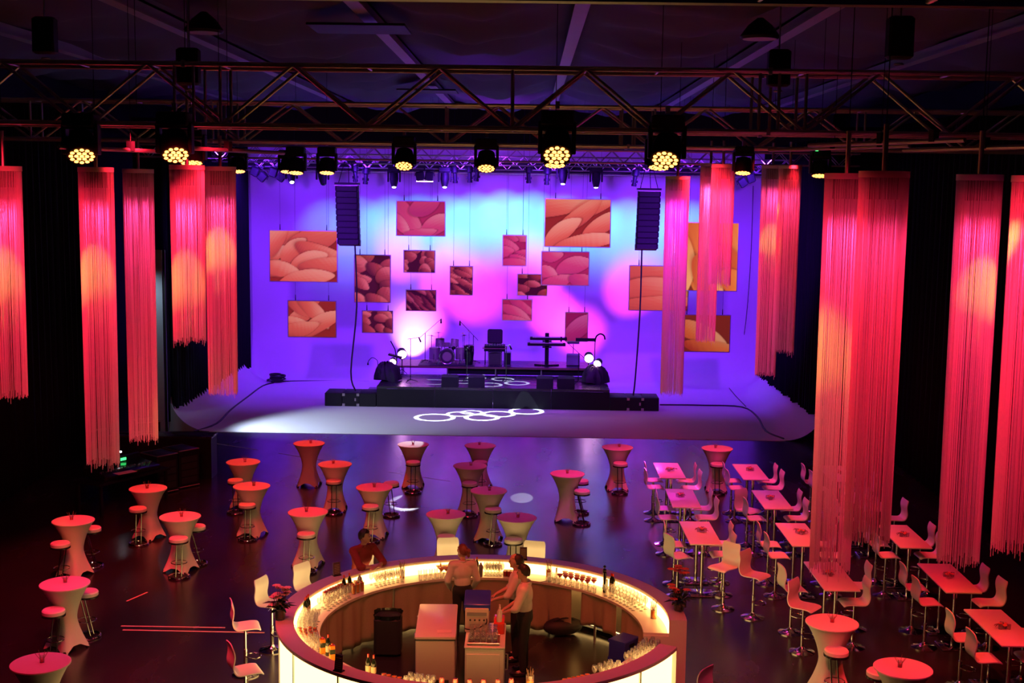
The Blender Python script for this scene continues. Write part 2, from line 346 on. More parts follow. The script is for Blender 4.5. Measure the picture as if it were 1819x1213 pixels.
# ceiling: dark slab, beams along the hall and sagging cloth between them
obj('ceiling', B().box((-1, 28, 11.4), (30, 50, 0.2)), M_black, kind='structure', smooth=False)
BX = [-15.2, -11.2, -7.25, -3.05, 0.85, 5.1, 9.1, 13.0]
for i, x in enumerate(BX[1:-1]):
    b = B().box((x, 30, 10.86), (0.09, 42, 0.22)); b.box((x, 30, 10.75), (0.26, 42, 0.03))
    obj('trim_%d' % (3 + i), b, M_beam, kind='structure', smooth=False)
def swag(x0, x1, ph):
    def f(u, v):
        y = 9.5 + 41 * v; s = math.sin(PI * u)
        z = 11.02 - 0.42 * s * (0.72 + 0.28 * math.sin(y * 1.9 + ph)) - 0.05 * math.sin(u * 19 + y * 0.7) * s - 0.14 * abs(math.sin(y * 0.42 + ph)) * s
        return (x0 + (x1 - x0) * u, y, z)
    return f
for i in range(len(BX) - 1):
    tag(obj('ceiling_cloth', B().grid(swag(BX[i] + 0.05, BX[i + 1] - 0.05, i * 1.3), 16, 120), M_ceil),
        'dark sagging cloth strip under the ceiling, %s' % ORD[i], 'cloth', 'sagging ceiling cloths')
for i, (px, py) in enumerate(((640, 44), (760, 158))):
    p = atz(px, py, 10.62); t = thing('ceiling_panel', ('dark flat panel high under the ceiling cloth, nearer the camera', 'narrow dark flat panel under the ceiling cloth, farther back')[i], 'panel', (p.x, p.y, 10.55))
    obj('board', B().box((0, 0, 0), (1.75, 1.3, 0.04)), M_black, t, False); obj('edge_frame', B().tube([(-.88, -.66, 0), (.88, -.66, 0), (.88, .66, 0), (-.88, .66, 0)], 0.025, 5, True), M_black, t)
k = Kind(thing('ceiling_lamp', '', 'lamp'))
obj('housing', B().lathe([(0.30, -0.14), (0.33, -0.10), (0.2, 0.08), (0.05, 0.2)], 20), M_black, k.root); obj('diffuser', B().lathe([(0.0001, -0.15), (0.28, -0.145), (0.28, -0.13)], 20), M_beam, k.root)
for px, py, l in ((1350, 54, 'round unlit ceiling lamp at upper right'), (362, 43, 'round unlit ceiling lamp at upper left')):
    p = atz(px, py, 10.3); k.put((p.x, p.y, 10.3), 0, l)

# ------------------------------------------------------------------ drapes
def drape(name, label, p0, p1, z0, z1, pitch=0.32, amp=0.09, zfun=None):
    p0 = Vector((*p0, 0)); p1 = Vector((*p1, 0)); d = p1 - p0; L = d.length; d.normalize(); nrm = Vector((-d.y, d.x, 0)); n = int(L / pitch * 6)
    ph = [random.uniform(-0.8, 0.8) for _ in range(n + 1)]
    def f(u, v):
        s = u * L; i = int(round(u * n)); zb = z0 if zfun is None else zfun(u)
        q = p0 + d * s + nrm * (amp * math.sin(2 * PI * s / pitch + 0.4 * ph[i]) * (0.55 + 0.45 * (1 - v)))
        return (q.x, q.y, zb + (z1 - zb) * v + (0.03 * math.sin(s * 3.1) if v == 0 else 0))
    o = obj(name, B().grid(f, n, 5), M_drape)
    o.modifiers.new('thickness', 'SOLIDIFY').thickness = 0.012
    return tag(o, label, 'curtain')
drape('stage_curtain', 'black pleated curtain along the left edge of the white studio', (-10.95, 38.75), (-11.0, 49.6), 0.6, 9.3, zfun=lambda u: 0.62 - 0.25 * u + 0.05 * math.sin(u * 40))
drape('stage_curtain', 'black pleated curtain along the right edge of the white studio', (9.05, 38.75), (9.1, 49.6), 0.7, 9.3, zfun=lambda u: 0.72 - 0.22 * u + 0.04 * math.sin(u * 50))
drape('hall_curtain', 'long black curtain hiding the left side of the hall', (XL, 9), (XL, 35.6), 0.02, 9.6, 0.4, 0.1)
drape('hall_curtain', 'long black curtain hiding the right side of the hall', (XR, 9), (XR, 38.2), 0.02, 9.6, 0.4, 0.1)
drape('wing_curtain', 'short black curtain closing the right wing beside the studio', (XR, 38.3), (9.2, 38.6), 0.02, 9.6, 0.4, 0.08)
drape('wing_curtain', 'short black curtain in the left wing beside the lit gap', (-11.9, 38.2), (-11.0, 38.6), 0.3, 9.6, 0.3, 0.07)
t = thing('wing_door', 'grey door panel with white lit gap in the left wing', 'door', (0, 0, 0))
a = aty(275, 760, 37.0); c = aty(287, 505, 37.0)
obj('panel', B().box(((a.x + c.x) / 2, 37.0, 2.86), (0.34, 0.06, 5.7)), M_grey, t, False)
obj('lit_gap', B().box((aty(288, 700, 37.1).x, 37.1, 1.45), (0.09, 0.03, 1.35)), M_daylit, t, False)
obj('jamb', B().box((aty(283, 700, 37.05).x + .22, 37.05, 2.86), (0.05, 0.08, 5.7)), M_black, t, False)

# ------------------------------------------------------------------ floor marks
def strip(p, q, wd, name):
    p = atz(*p, 0); q = atz(*q, 0); d = (q - p); n = Vector((-d.y, d.x, 0)).normalized() * wd / 2; z = 0.004
    obj(name, B().add([(*(p + n).xy, z), (*(p - n).xy, z), (*(q - n).xy, z), (*(q + n).xy, z)], [(0, 1, 2, 3)]), M_tape, kind='structure', smooth=False)
strip((378, 787), (458, 799), 0.035, 'trim_20'); strip((495, 805), (575, 818), 0.03, 'trim_21'); strip((690, 838), (800, 855), 0.02, 'trim_22')

strip((215, 1112), (400, 1115), 0.05, 'trim_23'); strip((218, 1119), (470, 1124), 0.05, 'trim_24'); strip((225, 1068), (262, 1052), 0.04, 'trim_25')
# ================================================================== TRUSSES
def big_truss(name, label, Y, x0, x1, zb, zt, dep, period=1.85, tr=0.035, off=0.0):
    t = thing(name, label, 'truss', (0, Y, zb))
    h = zt - zb
    cb = B().cyl((x0, 0, 0), (x1, 0, 0), tr, n=8).mesh('chord', M_alu)
    for yy in (0, dep):
        for zz in (0, h):
            o = obj('chord', cb, None, t); o.location = (0, yy, zz)
    P = period / 2
    up = B().cyl((0, 0, 0), (P, 0, h), 0.024, n=7).mesh('brace', M_alu); dn = B().cyl((0, 0, h), (P, 0, 0), 0.024, n=7).mesh('brace', M_alu)
    vt = B().cyl((0, 0, 0), (0, 0, h), 0.022, n=7).mesh('post', M_alu); cr = B().cyl((0, 0, 0), (0, dep, 0), 0.02, n=7).mesh('cross_tube', M_alu)
    sp = B().box((0, 0, 0), (0.05, 0.09, 0.09)).mesh('coupler', M_alu, False)
    x = x0 + off; i = 0
    while x + P <= x1:
        for yy in (0, dep):
            o = obj('brace', up if i % 2 == 0 else dn, None, t); o.location = (x, yy, 0)
            if i % 2 == 1 and (i // 2) % 2 == 0:
                o = obj('post', vt, None, t); o.location = (x + P, yy, 0)
            if i % 8 == 5:
                for dx in (-0.13, 0.13):
                    o = obj('post', vt, None, t); o.location = (x + P / 2 + dx, yy, 0)
                for zz in (0, h): o = obj('coupler', sp, None, t); o.location = (x + P / 2, yy, zz)
        for zz in (0, h):
            o = obj('cross_tube', cr, None, t); o.location = (x, 0, zz)
        x += P; i += 1
    return t
def small_truss(label, Y, x0, x1, zb, s=0.29):
    t = thing('lattice_truss', label, 'truss', (0, Y, zb))
    cb = B().cyl((x0, 0, 0), (x1, 0, 0), 0.025, n=6).mesh('chord', M_alu)
    for yy in (0, s):
        for zz in (0, s): o = obj('chord', cb, None, t); o.location = (0, yy, zz)
    b = B(); x = x0; i = 0
    while x < x1 - s:
        for yy in (0, s): b.cyl((x, yy, 0 if i % 2 else s), (x + s, yy, s if i % 2 else 0), 0.011, n=5)
        for zz in (0, s): b.cyl((x, 0 if i % 2 else s, zz), (x + s, s if i % 2 else 0, zz), 0.011, n=5)
        x += s; i += 1
    obj('lattice_web', b, M_alu, t, kind='stuff'); return t
T1, T2, T3, T4, T5 = 17.4, 25.8, 34.2, 43.8, 47.6
big_truss('roof_truss', 'large box truss nearest the camera, cut by the top edge', 6.6, -8, 8, 8.72, 9.52, 0.6)
big_truss('roof_truss', 'large box truss across the hall above the string lamps', T1, -10.5, 9.5, 8.46, 9.27, 0.62, 1.98, off=0.35)
big_truss('roof_truss', 'large box truss behind the first one, farther over the floor', T2, -12.4, 10.4, 8.52, 9.30, 0.62, 2.1, off=0.2)
small_truss('small lattice truss in mid hall behind the large trusses', T3, -10.6, 8.8, 8.36, 0.32)
small_truss('small lattice truss above the stage carrying the speaker columns', T4, -11, 9.2, 8.42, 0.30)
small_truss('rear lattice truss close to the white studio wall', T5, -11, 9.2, 8.32, 0.29)
t = thing('border_pipe', 'dark pipe and border strip along the top of the white wall', 'pipe', (0, 48.6, 8.2))
obj('pipe', B().cyl((-11, 0, 0), (9.2, 0, 0), 0.03, n=8), M_alu, t); obj('border', B().box((-0.9, 0.06, 0.22), (20.2, 0.03, 0.36)), M_black, t, False)
# short pipes run along the hall between the trusses, and hoists on the trusses
k = Kind(thing('cross_pipe', '', 'pipe')); obj('tube', B().cyl((0, -1.2, 0), (0, 1.6, 0), 0.03, n=8), M_alu, k.root); [obj('clamp', B().box((0, yy, 0.06), (0.09, 0.08, 0.14)), M_black, k.root, False) for yy in (0.2, -0.7)]; obj('suspension_wire', B().cyl((0, 0.2, 0.1), (0, 0.2, 2.86), 0.006, n=4), M_black, k.root)
for i, (px, py, Y) in enumerate(((215, 266, 18.2), (390, 266, 18.5), (1500, 262, 17.4), (1585, 253, 16.4), (1772, 262, 16.0))):
    p = aty(px, py, Y); k.put(p, R(-24 if px < 900 else 28), 'short metal pipe under the front truss, %s of five' % ORD[i])
k = Kind(thing('chain_hoist', '', 'hoist'))
obj('motor', B().box((0, 0, 0.25), (0.30, 0.22, 0.5), None, 0.03), M_black, k.root); obj('hook', B().ring((0, 0, -0.06), 0.05, 0.015, 10, 5), M_alu, k.root); obj('chain', B().cyl((0, 0, 0.5), (0, 0, 1.5), 0.012, n=5), M_alu, k.root)
for i, (px, py, Y) in enumerate(((80, 70, 17.7), (335, 125, 17.7), (1383, 128, 17.7), (1598, 75, 15.5))):
    p = aty(px, py, Y); k.put((p.x, Y, p.z - 0.2), 0, 'black chain hoist above the front truss, %s of four' % ORD[i])

# ================================================================== STRING LAMPS
def string_lamp(label, px, py, wpx, pyb, s, density=150, front=(1.0, 0.014, 0.045), fp=700, inner=(1.0, 0.045, 0.24), ip=500, amber=0, rod=0.5, adx=0.0, drum=True):
    Y = FPX / s; p = aty(px, py, Y); q = aty(px, pyb, Y); rad = wpx / s / 2; zt = p.z; h = zt - q.z
    t = thing('string_lamp', label, 'lamp', (p.x, Y, zt), 0, 'hanging string lamps')
    b = B()
    for i in range(density):
        a = 2 * PI * (i + random.uniform(-0.35, 0.35)) / density; rr = rad * random.uniform(0.965, 1.0); wd = 0.0042
        j = random.gauss(0, 0.02) + (random.uniform(-0.12, -0.02) if random.random() < 0.08 else 0); sway = random.uniform(-0.012, 0.012)
        for k_ in range(3): pass
        c0 = Vector((rr * math.cos(a), rr * math.sin(a), 0)); c1 = Vector(((rr - 0.012) * math.cos(a + sway / rad), (rr - 0.012) * math.sin(a + sway / rad), -h + j))
        P = []
        for c in (c0, c1):
            for k_ in range(3): g = a + k_ * 2 * PI / 3; P.append(c + Vector((wd * math.cos(g), wd * math.sin(g), 0)))
        b.add(P, [(0, 3, 4, 1), (1, 4, 5, 2), (2, 5, 3, 0), (3, 5, 4)])
    obj('string_fringe', b, M_string, t, kind='stuff')
    obj('top_hoop', B().lathe([(rad + 0.006, -0.07), (rad + 0.008, -0.07), (rad + 0.008, 0.0), (rad - 0.01, 0.0), (rad - 0.01, -0.07), (rad + 0.006, -0.07)], 32), M_cloth, t)
    sb = B()
    for a in (0, PI / 2): sb.box((0, 0, -0.01), (rad * 2, 0.03, 0.012), Matrix.Rotation(a, 3, 'Z'))
    obj('spreader', sb, M_black, t, False)
    if drum: obj('lamp_can', B().lathe([(rad * 0.35, 0.0), (rad * 0.62, -0.06), (rad * 0.66, -0.30), (rad * 0.60, -0.30), (rad * 0.5, -0.05)], 24), M_rubber, t)
    obj('rod', B().cyl((0, 0, -0.02), (0, 0, rod), 0.03, n=8), M_alu, t); obj('suspension_wire', B().cyl((0, 0, rod - .02), (0, 0, 11.31 - zt), 0.006, n=4), M_black, t)
    if ip: spot((p.x, Y, zt - 0.33), (p.x, Y, zt - 5), ip, inner, 95, 1.0, 0.1, 'lamp_light')
    if fp:
        fx = p.x * 0.86 + adx
        spot((fx, Y - 3.0, 8.35), (p.x, Y, zt - h * 0.55), fp * 0.62, front, 68 if h > 3 else 52, 1.0, 0.12, 'lamp_light')
    if amber: spot((p.x * 0.9 + adx, Y - 2.3, 8.3), (p.x + adx * 0.18, Y - rad, zt - amber), 900, (1.0, 0.45, 0.05), 14, 1.0, 0.04, 'lamp_light')
    return t
string_lamp('red lit string lamp cut by the left edge of the picture', 5, 295, 62, 702, 124, fp=1500, amber=1.5)
string_lamp('longest red lit string lamp left of centre in the left cluster', 170, 297, 60, 820, 120, fp=1700, amber=1.5)
string_lamp('plain dark red string lamp between two brighter lamps on the left', 245, 300, 53, 778, 106, fp=900, rod=0.45)
string_lamp('short bright pink string lamp of the left cluster', 332, 293, 60, 603, 120, fp=1500, ip=700, amber=1.6)
string_lamp('rightmost string lamp of the left cluster beside the studio', 391, 296, 54, 697, 108, fp=900, amber=1.3)
string_lamp('narrow magenta string lamp in front of the right speaker column', 1204, 313, 42, 697, 84, 210, fp=1700, ip=1100, front=(1.0, 0.02, 0.45), inner=(1.0, 0.03, 0.85))
string_lamp('pale string lamp hanging left behind a shorter one, right of centre', 1263, 290, 36, 604, 78, 170, fp=1300, ip=900, inner=(1.0, 0.12, 0.55))
string_lamp('shortest dull red string lamp in front of an orange picture', 1285, 292, 41, 504, 83, 140, fp=500, ip=260)
string_lamp('string lamp with amber glow at the right edge of the studio', 1373, 294, 38, 665, 79, 110, fp=900, amber=1.6)
string_lamp('dull brown red string lamp half behind the amber one', 1404, 294, 39, 624, 82, 100, fp=380, ip=240)
string_lamp('large bright string lamp reaching down over a rectangular table', 1505, 308, 76, 1007, 148, 170, fp=2300, amber=1.9, adx=-1.9)
string_lamp('widest deep red string lamp overlapping the bright one', 1571, 304, 85, 955, 164, 170, fp=260, ip=150)
string_lamp('tall string lamp with yellow glow near the right edge', 1741, 310, 77, 994, 152, 170, fp=1700, amber=1.25, adx=0.25)
string_lamp('string lamp cut by the right edge of the picture', 1842, 312, 82, 973, 162, 170, fp=800)

# ------------------------------------------------------------------ lighting heads
def head_kind(name, cat, lens, led=True, s=1.0):
    t = thing(name, '', cat)
    obj('clamp', B().box((0, 0, -0.03), (0.06, 0.06, 0.1)), M_alu, t, False)
    obj('base', B().box((0, 0, -0.16 * s), (0.34 * s, 0.26 * s, 0.15 * s), None, 0.02), M_black, t)
    y = B()
    for q in (-1, 1): y.box((q * 0.175 * s, 0, -0.36 * s), (0.045 * s, 0.13 * s, 0.34 * s), None, 0.012)
    obj('yoke', y.box((0, 0, -0.245 * s), (0.36 * s, 0.14 * s, 0.03)), M_black, t)
    return t
def head_part(t, tilt, pan, lensmat, s=1.0, cells=True, short=True):
    rt = Matrix.Rotation(pan, 3, 'Z') @ Matrix.Rotation(tilt, 3, 'X'); c = Vector((0, 0, -0.44 * s))
    if short: pr = [(0.06, 0.17), (0.13, 0.14), (0.155, 0.02), (0.158, -0.12), (0.15, -0.13)]
    else: pr = [(0.07, 0.24), (0.12, 0.2), (0.13, 0.0), (0.11, -0.12), (0.085, -0.22), (0.08, -0.24)]
    h = obj('head', B().lathe([(r * s, z * s) for r, z in pr], 18, c, rt), M_black, t)
    if cells:
        lb = B(); z = -0.135 * s
        for ring_, n in ((0, 1), (0.055, 6), (0.112, 12)):
            for i in range(n):
                a = 2 * PI * i / n; lb.lathe([(0.024 * s, 0), (0.016 * s, -0.012 * s)], 8, c + rt @ Vector((ring_ * s * math.cos(a), ring_ * s * math.sin(a), z)), rt @ Matrix.Rotation(PI, 3, 'X'))
        obj('led_cluster', lb, lensmat, h)
    else:
        obj('lens', B().lathe([(0.001, -0.03 * s), (0.05 * s, -0.02 * s), (0.062 * s, 0)], 14, c + rt @ Vector((0, 0, -0.245 * s)), rt), lensmat, h)
    return h
LEDS = [(145, 270, T1 - .05, 1.25, 'leftmost, beside the long lamp'), (311, 268, T1 - .05, 1.25, 'upper one above the short pink lamp'), (340, 281, T1 + 1.9, 1.15, 'lower one above the short pink lamp'),
        (989, 269, T1 - .05, 1.3, 'large upper one right of centre'), (986, 285, T1 + 2.6, 1.15, 'lower one of the pair right of centre'), (1184, 277, T1 - .05, 1.3, 'upper one above the magenta lamp'), (1171, 289, T1 + 2.4, 1.15, 'lower one above the magenta lamp'),
        (718, 289, T2 - .1, 1.25, 'alone left of centre with a yellow face'), (864, 293, T2 - .1, 1.25, 'alone near the middle with a yellow face'), (1320, 301, T2, 1.1, 'beside the shortest string lamp'), (1456, 306, T2 - 2, 1.0, 'between the right lamps with a green lamp'),
        (423, 299, T3, 1.3, 'tiny far one above the left studio curtain'), (510, 300, T3, 1.2, 'tiny far left one of a pair'), (526, 301, T3, 1.4, 'tiny far right one of a pair'), (581, 301, T3, 1.4, 'tiny far one left of the left speaker column')]
for i, (px, py, Y, s, l) in enumerate(LEDS):
    p = aty(px, py, Y); zt = p.z + 0.50 * s
    t = head_kind('led_head', 'stage light', None, s=s); t['label'] = 'black LED moving head glowing orange, ' + l; t['group'] = 'LED moving heads'
    t.location = (p.x, Y, zt)
    dx = (0.35 if px < 500 else -0.25 if px > 1100 else 0.0); tl = {0: -0.62, 1: -0.62, 3: -0.7, 5: -0.66, 7: -0.5, 8: -0.45}.get(i, -0.25)
    head_part(t, tl, dx, M_led, s)
    if zt < 8.2: obj('drop_pole', B().cyl((0, 0, 0), (0, 0, 8.5 - zt), 0.022, n=6), M_black, t)
    if i in (2, 4, 6, 10, 11, 13, 14): obj('suspension_wire', B().cyl((0, 0, 0), (0, 0, 11.31 - zt), 0.006, n=4), M_black, t)
    if i == 10: obj('status_led', B().box((-0.1, -0.14, -0.1), (0.05, 0.02, 0.03)), M_green, t, False)
HEADS = [(517, 312, -0.4, 0.35, 1), (573, 314, -0.1, 0.5, 0), (700, 318, 0.0, 0.1, 1), (790, 318, 0.0, 0.05, 1), (1000, 312, 0.1, 0.0, 1), (1059, 318, 0.25, -0.35, 1)]
for i, (px, py, tl, pn, lit) in enumerate(HEADS):
    p = aty(px, py, T5 - .12); t = head_kind('moving_head', 'stage light', None, s=1.25); t['group'] = 'moving heads under the stage truss'
    t['label'] = 'black moving head %s under the stage truss, %s of six' % ('with white lens' if lit else 'turned away', ORD[i])
    t.location = (p.x, T5 - .12, p.z + 0.55); head_part(t, tl - 0.25, pn, M_lens if lit else M_black_gloss, 1.25, False, False)
    obj('drop_pole', B().cyl((0, 0, 0), (0, 0.6, 8.4 - p.z - 0.3), 0.02, n=6), M_black, t)
k = Kind(thing('profile_spot', '', 'stage light'))
obj('body', B().lathe([(0.10, 0.22), (0.12, 0.16), (0.12, 0.0), (0.08, -0.04), (0.075, -0.30), (0.095, -0.31), (0.095, -0.40)], 14, (0, 0, -0.42)), M_black, k.root); obj('yoke', B().tube([(-0.15, 0, -0.42), (-0.15, 0, -0.1), (0.15, 0, -0.1), (0.15, 0, -0.42)], 0.014, 5), M_black, k.root)
obj('clamp', B().box((0, 0, -0.04), (0.06, 0.08, 0.14)), M_black, k.root, False); obj('shutter', B().box((0, 0.0, -0.64), (0.26, 0.02, 0.10)), M_black, k.root, False)
PF = [(630, 308), (652, 312), (807, 310), (834, 309), (851, 307), (938, 310), (973, 313), (1131, 316)]
for i, (px, py) in enumerate(PF):
    p = aty(px, py, T5 - .12); o = k.put((p.x, T5 - .1, p.z + 0.50), random.uniform(-0.6, 0.6), 'black profile spotlight under the stage truss, %s of eight' % ORD[i], 'profile spotlights'); o.rotation_euler = (random.uniform(-0.15, 0.1), random.uniform(-0.14, 0.14), o.rotation_euler[2])
k = Kind(thing('flood_light', '', 'stage light'))
for q in (-1, 1): obj('lamp_box', B().box((q * 0.17, 0, -0.3), (0.30, 0.2, 0.34), Matrix.Rotation(q * 0.15, 3, 'Y'), 0.03), M_black, k.root)
obj('bracket', B().tube([(-0.36, 0, -0.3), (-0.36, 0, -0.06), (0.36, 0, -0.06), (0.36, 0, -0.3)], 0.016, 5), M_black, k.root); obj('clamp', B().box((0, 0, 0), (0.06, 0.08, 0.14)), M_black, k.root, False)
for i, (px, py, tl) in enumerate(((467, 312, 0.6), (499, 312, 0.5), (754, 313, 0.0), (1320, 322, -0.5))):
    p = aty(px, py, T5 - .12); o = k.put((p.x, T5 - .12, p.z + 0.30), 0, 'black twin flood light under the stage truss, %s of four' % ORD[i], 'twin flood lights'); o.rotation_euler = (0.2, tl, 0)
    if i == 2: obj('pink_edge', B().box((0, 0, -0.50), (0.62, 0.05, 0.02)), M_pinklens, o, False)

# ================================================================== SPEAKER COLUMNS
def array(label, pxs, n=10):
    (x0, y0), (x1, y1) = pxs; Y = 43.6; a = aty(x0, y0, Y); e = aty(x1, y1, Y); t = thing('speaker_column', label, 'speaker', (a.x, Y, a.z))
    w_ = 0.74; h = (a.z - e.z) / n; ang = 0.0; y = 0.0; z = -0.06; dx = (e.x - a.x) / n
    for i in range(n):
        ang = max(0, i - 3) * 0.035; rot = Matrix.Rotation(-ang, 3, 'X')
        bb = B().box((dx * i, y, z - h / 2), (w_, 0.5, h * 1.0), rot, 0.006); c = obj('cabinet', bb, M_black, t)
        obj('grille', B().box((dx * i, y - 0.255, z - h / 2), (w_ * 0.9, 0.012, h * 0.8), rot), M_rubber, c, False)
        for q in (-1, 1): obj('side_plate', B().box((dx * i + q * (w_ / 2 + 0.012), y - 0.12, z - h / 2), (0.02, 0.16, h * 0.7), rot), M_rubber, c, False)
        z -= h; y += math.sin(ang) * h
    fr = B().box((0, 0, 0.0), (w_ + 0.06, 0.6, 0.07)); obj('fly_frame', fr, M_rubber, t, False); obj('fly_bar', B().box((0, -0.27, -0.07), (w_ + 0.02, 0.02, 0.015)), M_alu, t, False)
    cb = B()
    for q in (-0.3, 0.05, 0.3): cb.cyl((q, 0, 0.03), (q * 0.4, 0.15, 8.45 - a.z), 0.012, n=5)
    obj('chain', cb, M_black, t); return t, Vector((e.x, Y, e.z))
_, eL = array('tall black hanging speaker column at the left of the stage', ((617, 326), (620, 432)))
_, eR = array('tall black hanging speaker column at the right of the stage', ((1153, 336), (1148, 440)))
def cable(label, pts, r=0.018, name='cable', k=4): return tag(obj(name, B().tube(catmull(pts, k), r, 6), M_rubber), label, 'cable')
g = Vector((-6.0, 43.9, 0.5)); cable('black cable hanging from the left speaker column to the stage', [eL + Vector((0.2, 0, 0)), (eL.x + 0.25, 43.7, 3.5), (-6.15, 43.8, 1.2), g], 0.028)
g = Vector((3.75, 43.9, 0.5)); cable('black cable hanging from the right speaker column to the stage', [eR + Vector((-0.15, 0, 0)), (eR.x - 0.15, 43.7, 3.5), (3.8, 43.8, 1.2), g], 0.028)
Fp = lambda x, y, z=0.03: tuple(atz(x, y, z))
cable('black cable over the left studio floor to the cable heap', [Fp(345, 767), Fp(385, 752), Fp(410, 728), Fp(440, 705), Fp(466, 686), Fp(485, 680)], 0.035)
cable('black cable along the back of the floor left of the stage', [Fp(492, 678), Fp(530, 677), Fp(600, 677), Fp(655, 678)], 0.03)
cable('black cable on the studio floor right of the stage', [Fp(1172, 719), Fp(1250, 720), Fp(1318, 723), Fp(1345, 740), Fp(1360, 765), Fp(1392, 779)], 0.03)
pc = [aty(1338, 330, WY - .06), aty(1334, 450, WY - .06), aty(1325, 570, WY - .06), Fp(1310, 655, .5), Fp(1290, 676, .06), Fp(1300, 695), Fp(1325, 722)]
cable('thin black cable running down the right side of the white wall', pc, 0.014)
t = thing('cable_heap', 'small black heap of coiled cable on the left studio floor', 'cable', Fp(489, 678, 0.02))
for i in range(7): obj('coil', B().ring((random.uniform(-.12, .12), random.uniform(-.1, .1), 0.03 + i * 0.045), random.uniform(0.2, 0.32), 0.026, 18, 5), M_rubber, t)

# ================================================================== HANGING PICTURES
import numpy as np
def petal_mesh(W_, H_, seed, pal, spec, kind):
    """the projected picture, its light put into colour: a fine sheet whose vertex colours hold overlapping petals"""
    rnd = random.Random(seed); nx = max(30, int(W_ / .03)); ny = max(30, int(H_ / .03)); bg, dark, mid, light = [np.array(c) for c in pal]
    X, Y_ = np.meshgrid(np.linspace(0, W_ / H_, nx + 1), np.linspace(0, 1, ny + 1)); C = np.empty(X.shape + (3,)); C[:] = bg; A = W_ / H_
    pet = list(spec)
    if kind:
        cnt, ang, spread, ln, asp = kind
        cand = [(rnd.uniform(-.1, A + .1), 1.1 - 1.2 * (i + rnd.random()) / cnt, ang + rnd.uniform(-spread, spread), ln * rnd.uniform(.75, 1.25), asp * rnd.uniform(.8, 1.2), rnd.random()) for i in range(cnt)]
        pet = cand + pet
    for (cx_, cy_, an, ln, asp, br) in pet:
        a = R(an); dx = X - cx_; dy = Y_ - cy_; s_ = (dx * math.cos(a) + dy * math.sin(a)) / ln; t_ = (-dx * math.sin(a) + dy * math.cos(a)) / (ln * asp)
        t_ = t_ + .3 * s_ * s_ * (1 if br > .5 else -1); wd = np.where(s_ > 0, 1 - .35 * np.clip(s_, 0, 1) ** 2, 1 - .1 * s_); rr = np.sqrt(s_ ** 2 + (t_ / wd) ** 2)
        ins = np.clip((1 - rr) / .05, 0, 1)[..., None]; g = np.clip(.46 + .26 * t_ + .34 * s_ - .08 * rr ** 4, 0, 1)
        ridge = .035 * np.sin(t_ * 22 + 3 * s_) * np.clip(1 - rr, 0, 1) + .025 * np.sin(t_ * 57 + 5 * s_ * s_); g = np.clip(g + ridge + .45 * (br - .5), 0, 1)[..., None]
        col = np.where(g < .5, dark + (mid - dark) * g * 2, mid + (light - mid) * (g - .5) * 2)
        sh = np.clip((1.13 - rr) / .13, 0, 1)[..., None]; C = C * (1 - .35 * sh) ; C = C * (1 - ins) + col * ins
    V_ = [((x / A - .5) * W_, -.018, (y - .5) * H_) for x, y in zip(X.ravel(), Y_.ravel())]; w1 = nx + 1
    F_ = [(j * w1 + i, j * w1 + i + 1, (j + 1) * w1 + i + 1, (j + 1) * w1 + i) for j in range(ny) for i in range(nx)]; n = len(V_)
    V_ += [(q * W_ / 2, .018, e * H_ / 2) for q, e in ((-1, -1), (1, -1), (1, 1), (-1, 1))]; c4 = (0, nx, n - 1, n - 1 - nx)
    F_ += [(n + 3, n + 2, n + 1, n)]; edge = [list(range(0, nx + 1)), list(range(nx, n, w1)), list(range(n - 1, n - w1 - 1, -1)), list(range(n - w1, -1, -w1))]
    for k_, e in enumerate(edge): F_.append(tuple([n + k_, n + (k_ + 1) % 4] + e[::-1]))
    me = bpy.data.meshes.new('print'); me.from_pydata(V_, [], F_); at = me.color_attributes.new('print', 'FLOAT_COLOR', 'POINT')
    full = np.ones((len(V_), 4)); full[:n, :3] = C.reshape(-1, 3); full[n:, :3] = bg; at.data.foreach_set('color', full.ravel()); return me
def projection_mat(es):
    nm = 'projected_picture_%.2f' % es
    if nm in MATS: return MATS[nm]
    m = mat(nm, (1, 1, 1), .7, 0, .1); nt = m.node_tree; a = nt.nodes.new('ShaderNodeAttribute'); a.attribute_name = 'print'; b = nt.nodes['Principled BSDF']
    nt.links.new(a.outputs['Color'], b.inputs['Base Color']); nt.links.new(a.outputs['Color'], b.inputs['Emission Color']); b.inputs['Emission Strength'].default_value = es; return m  # glow added to the sheet stands for projector light on a white panel
OR = ((.35, .03, .01), (.50, .06, .025), (.85, .16, .045), (1.0, .48, .13)); DK = ((.07, .006, .015), (.12, .012, .02), (.42, .05, .04), (.85, .22, .12)); PK = ((.5, .03, .06), (.55, .04, .09), (.75, .08, .10), (.95, .35, .18)); YL = ((.30, .04, .005), (.55, .07, .01), (.9, .26, .02), (1.0, .62, .09))
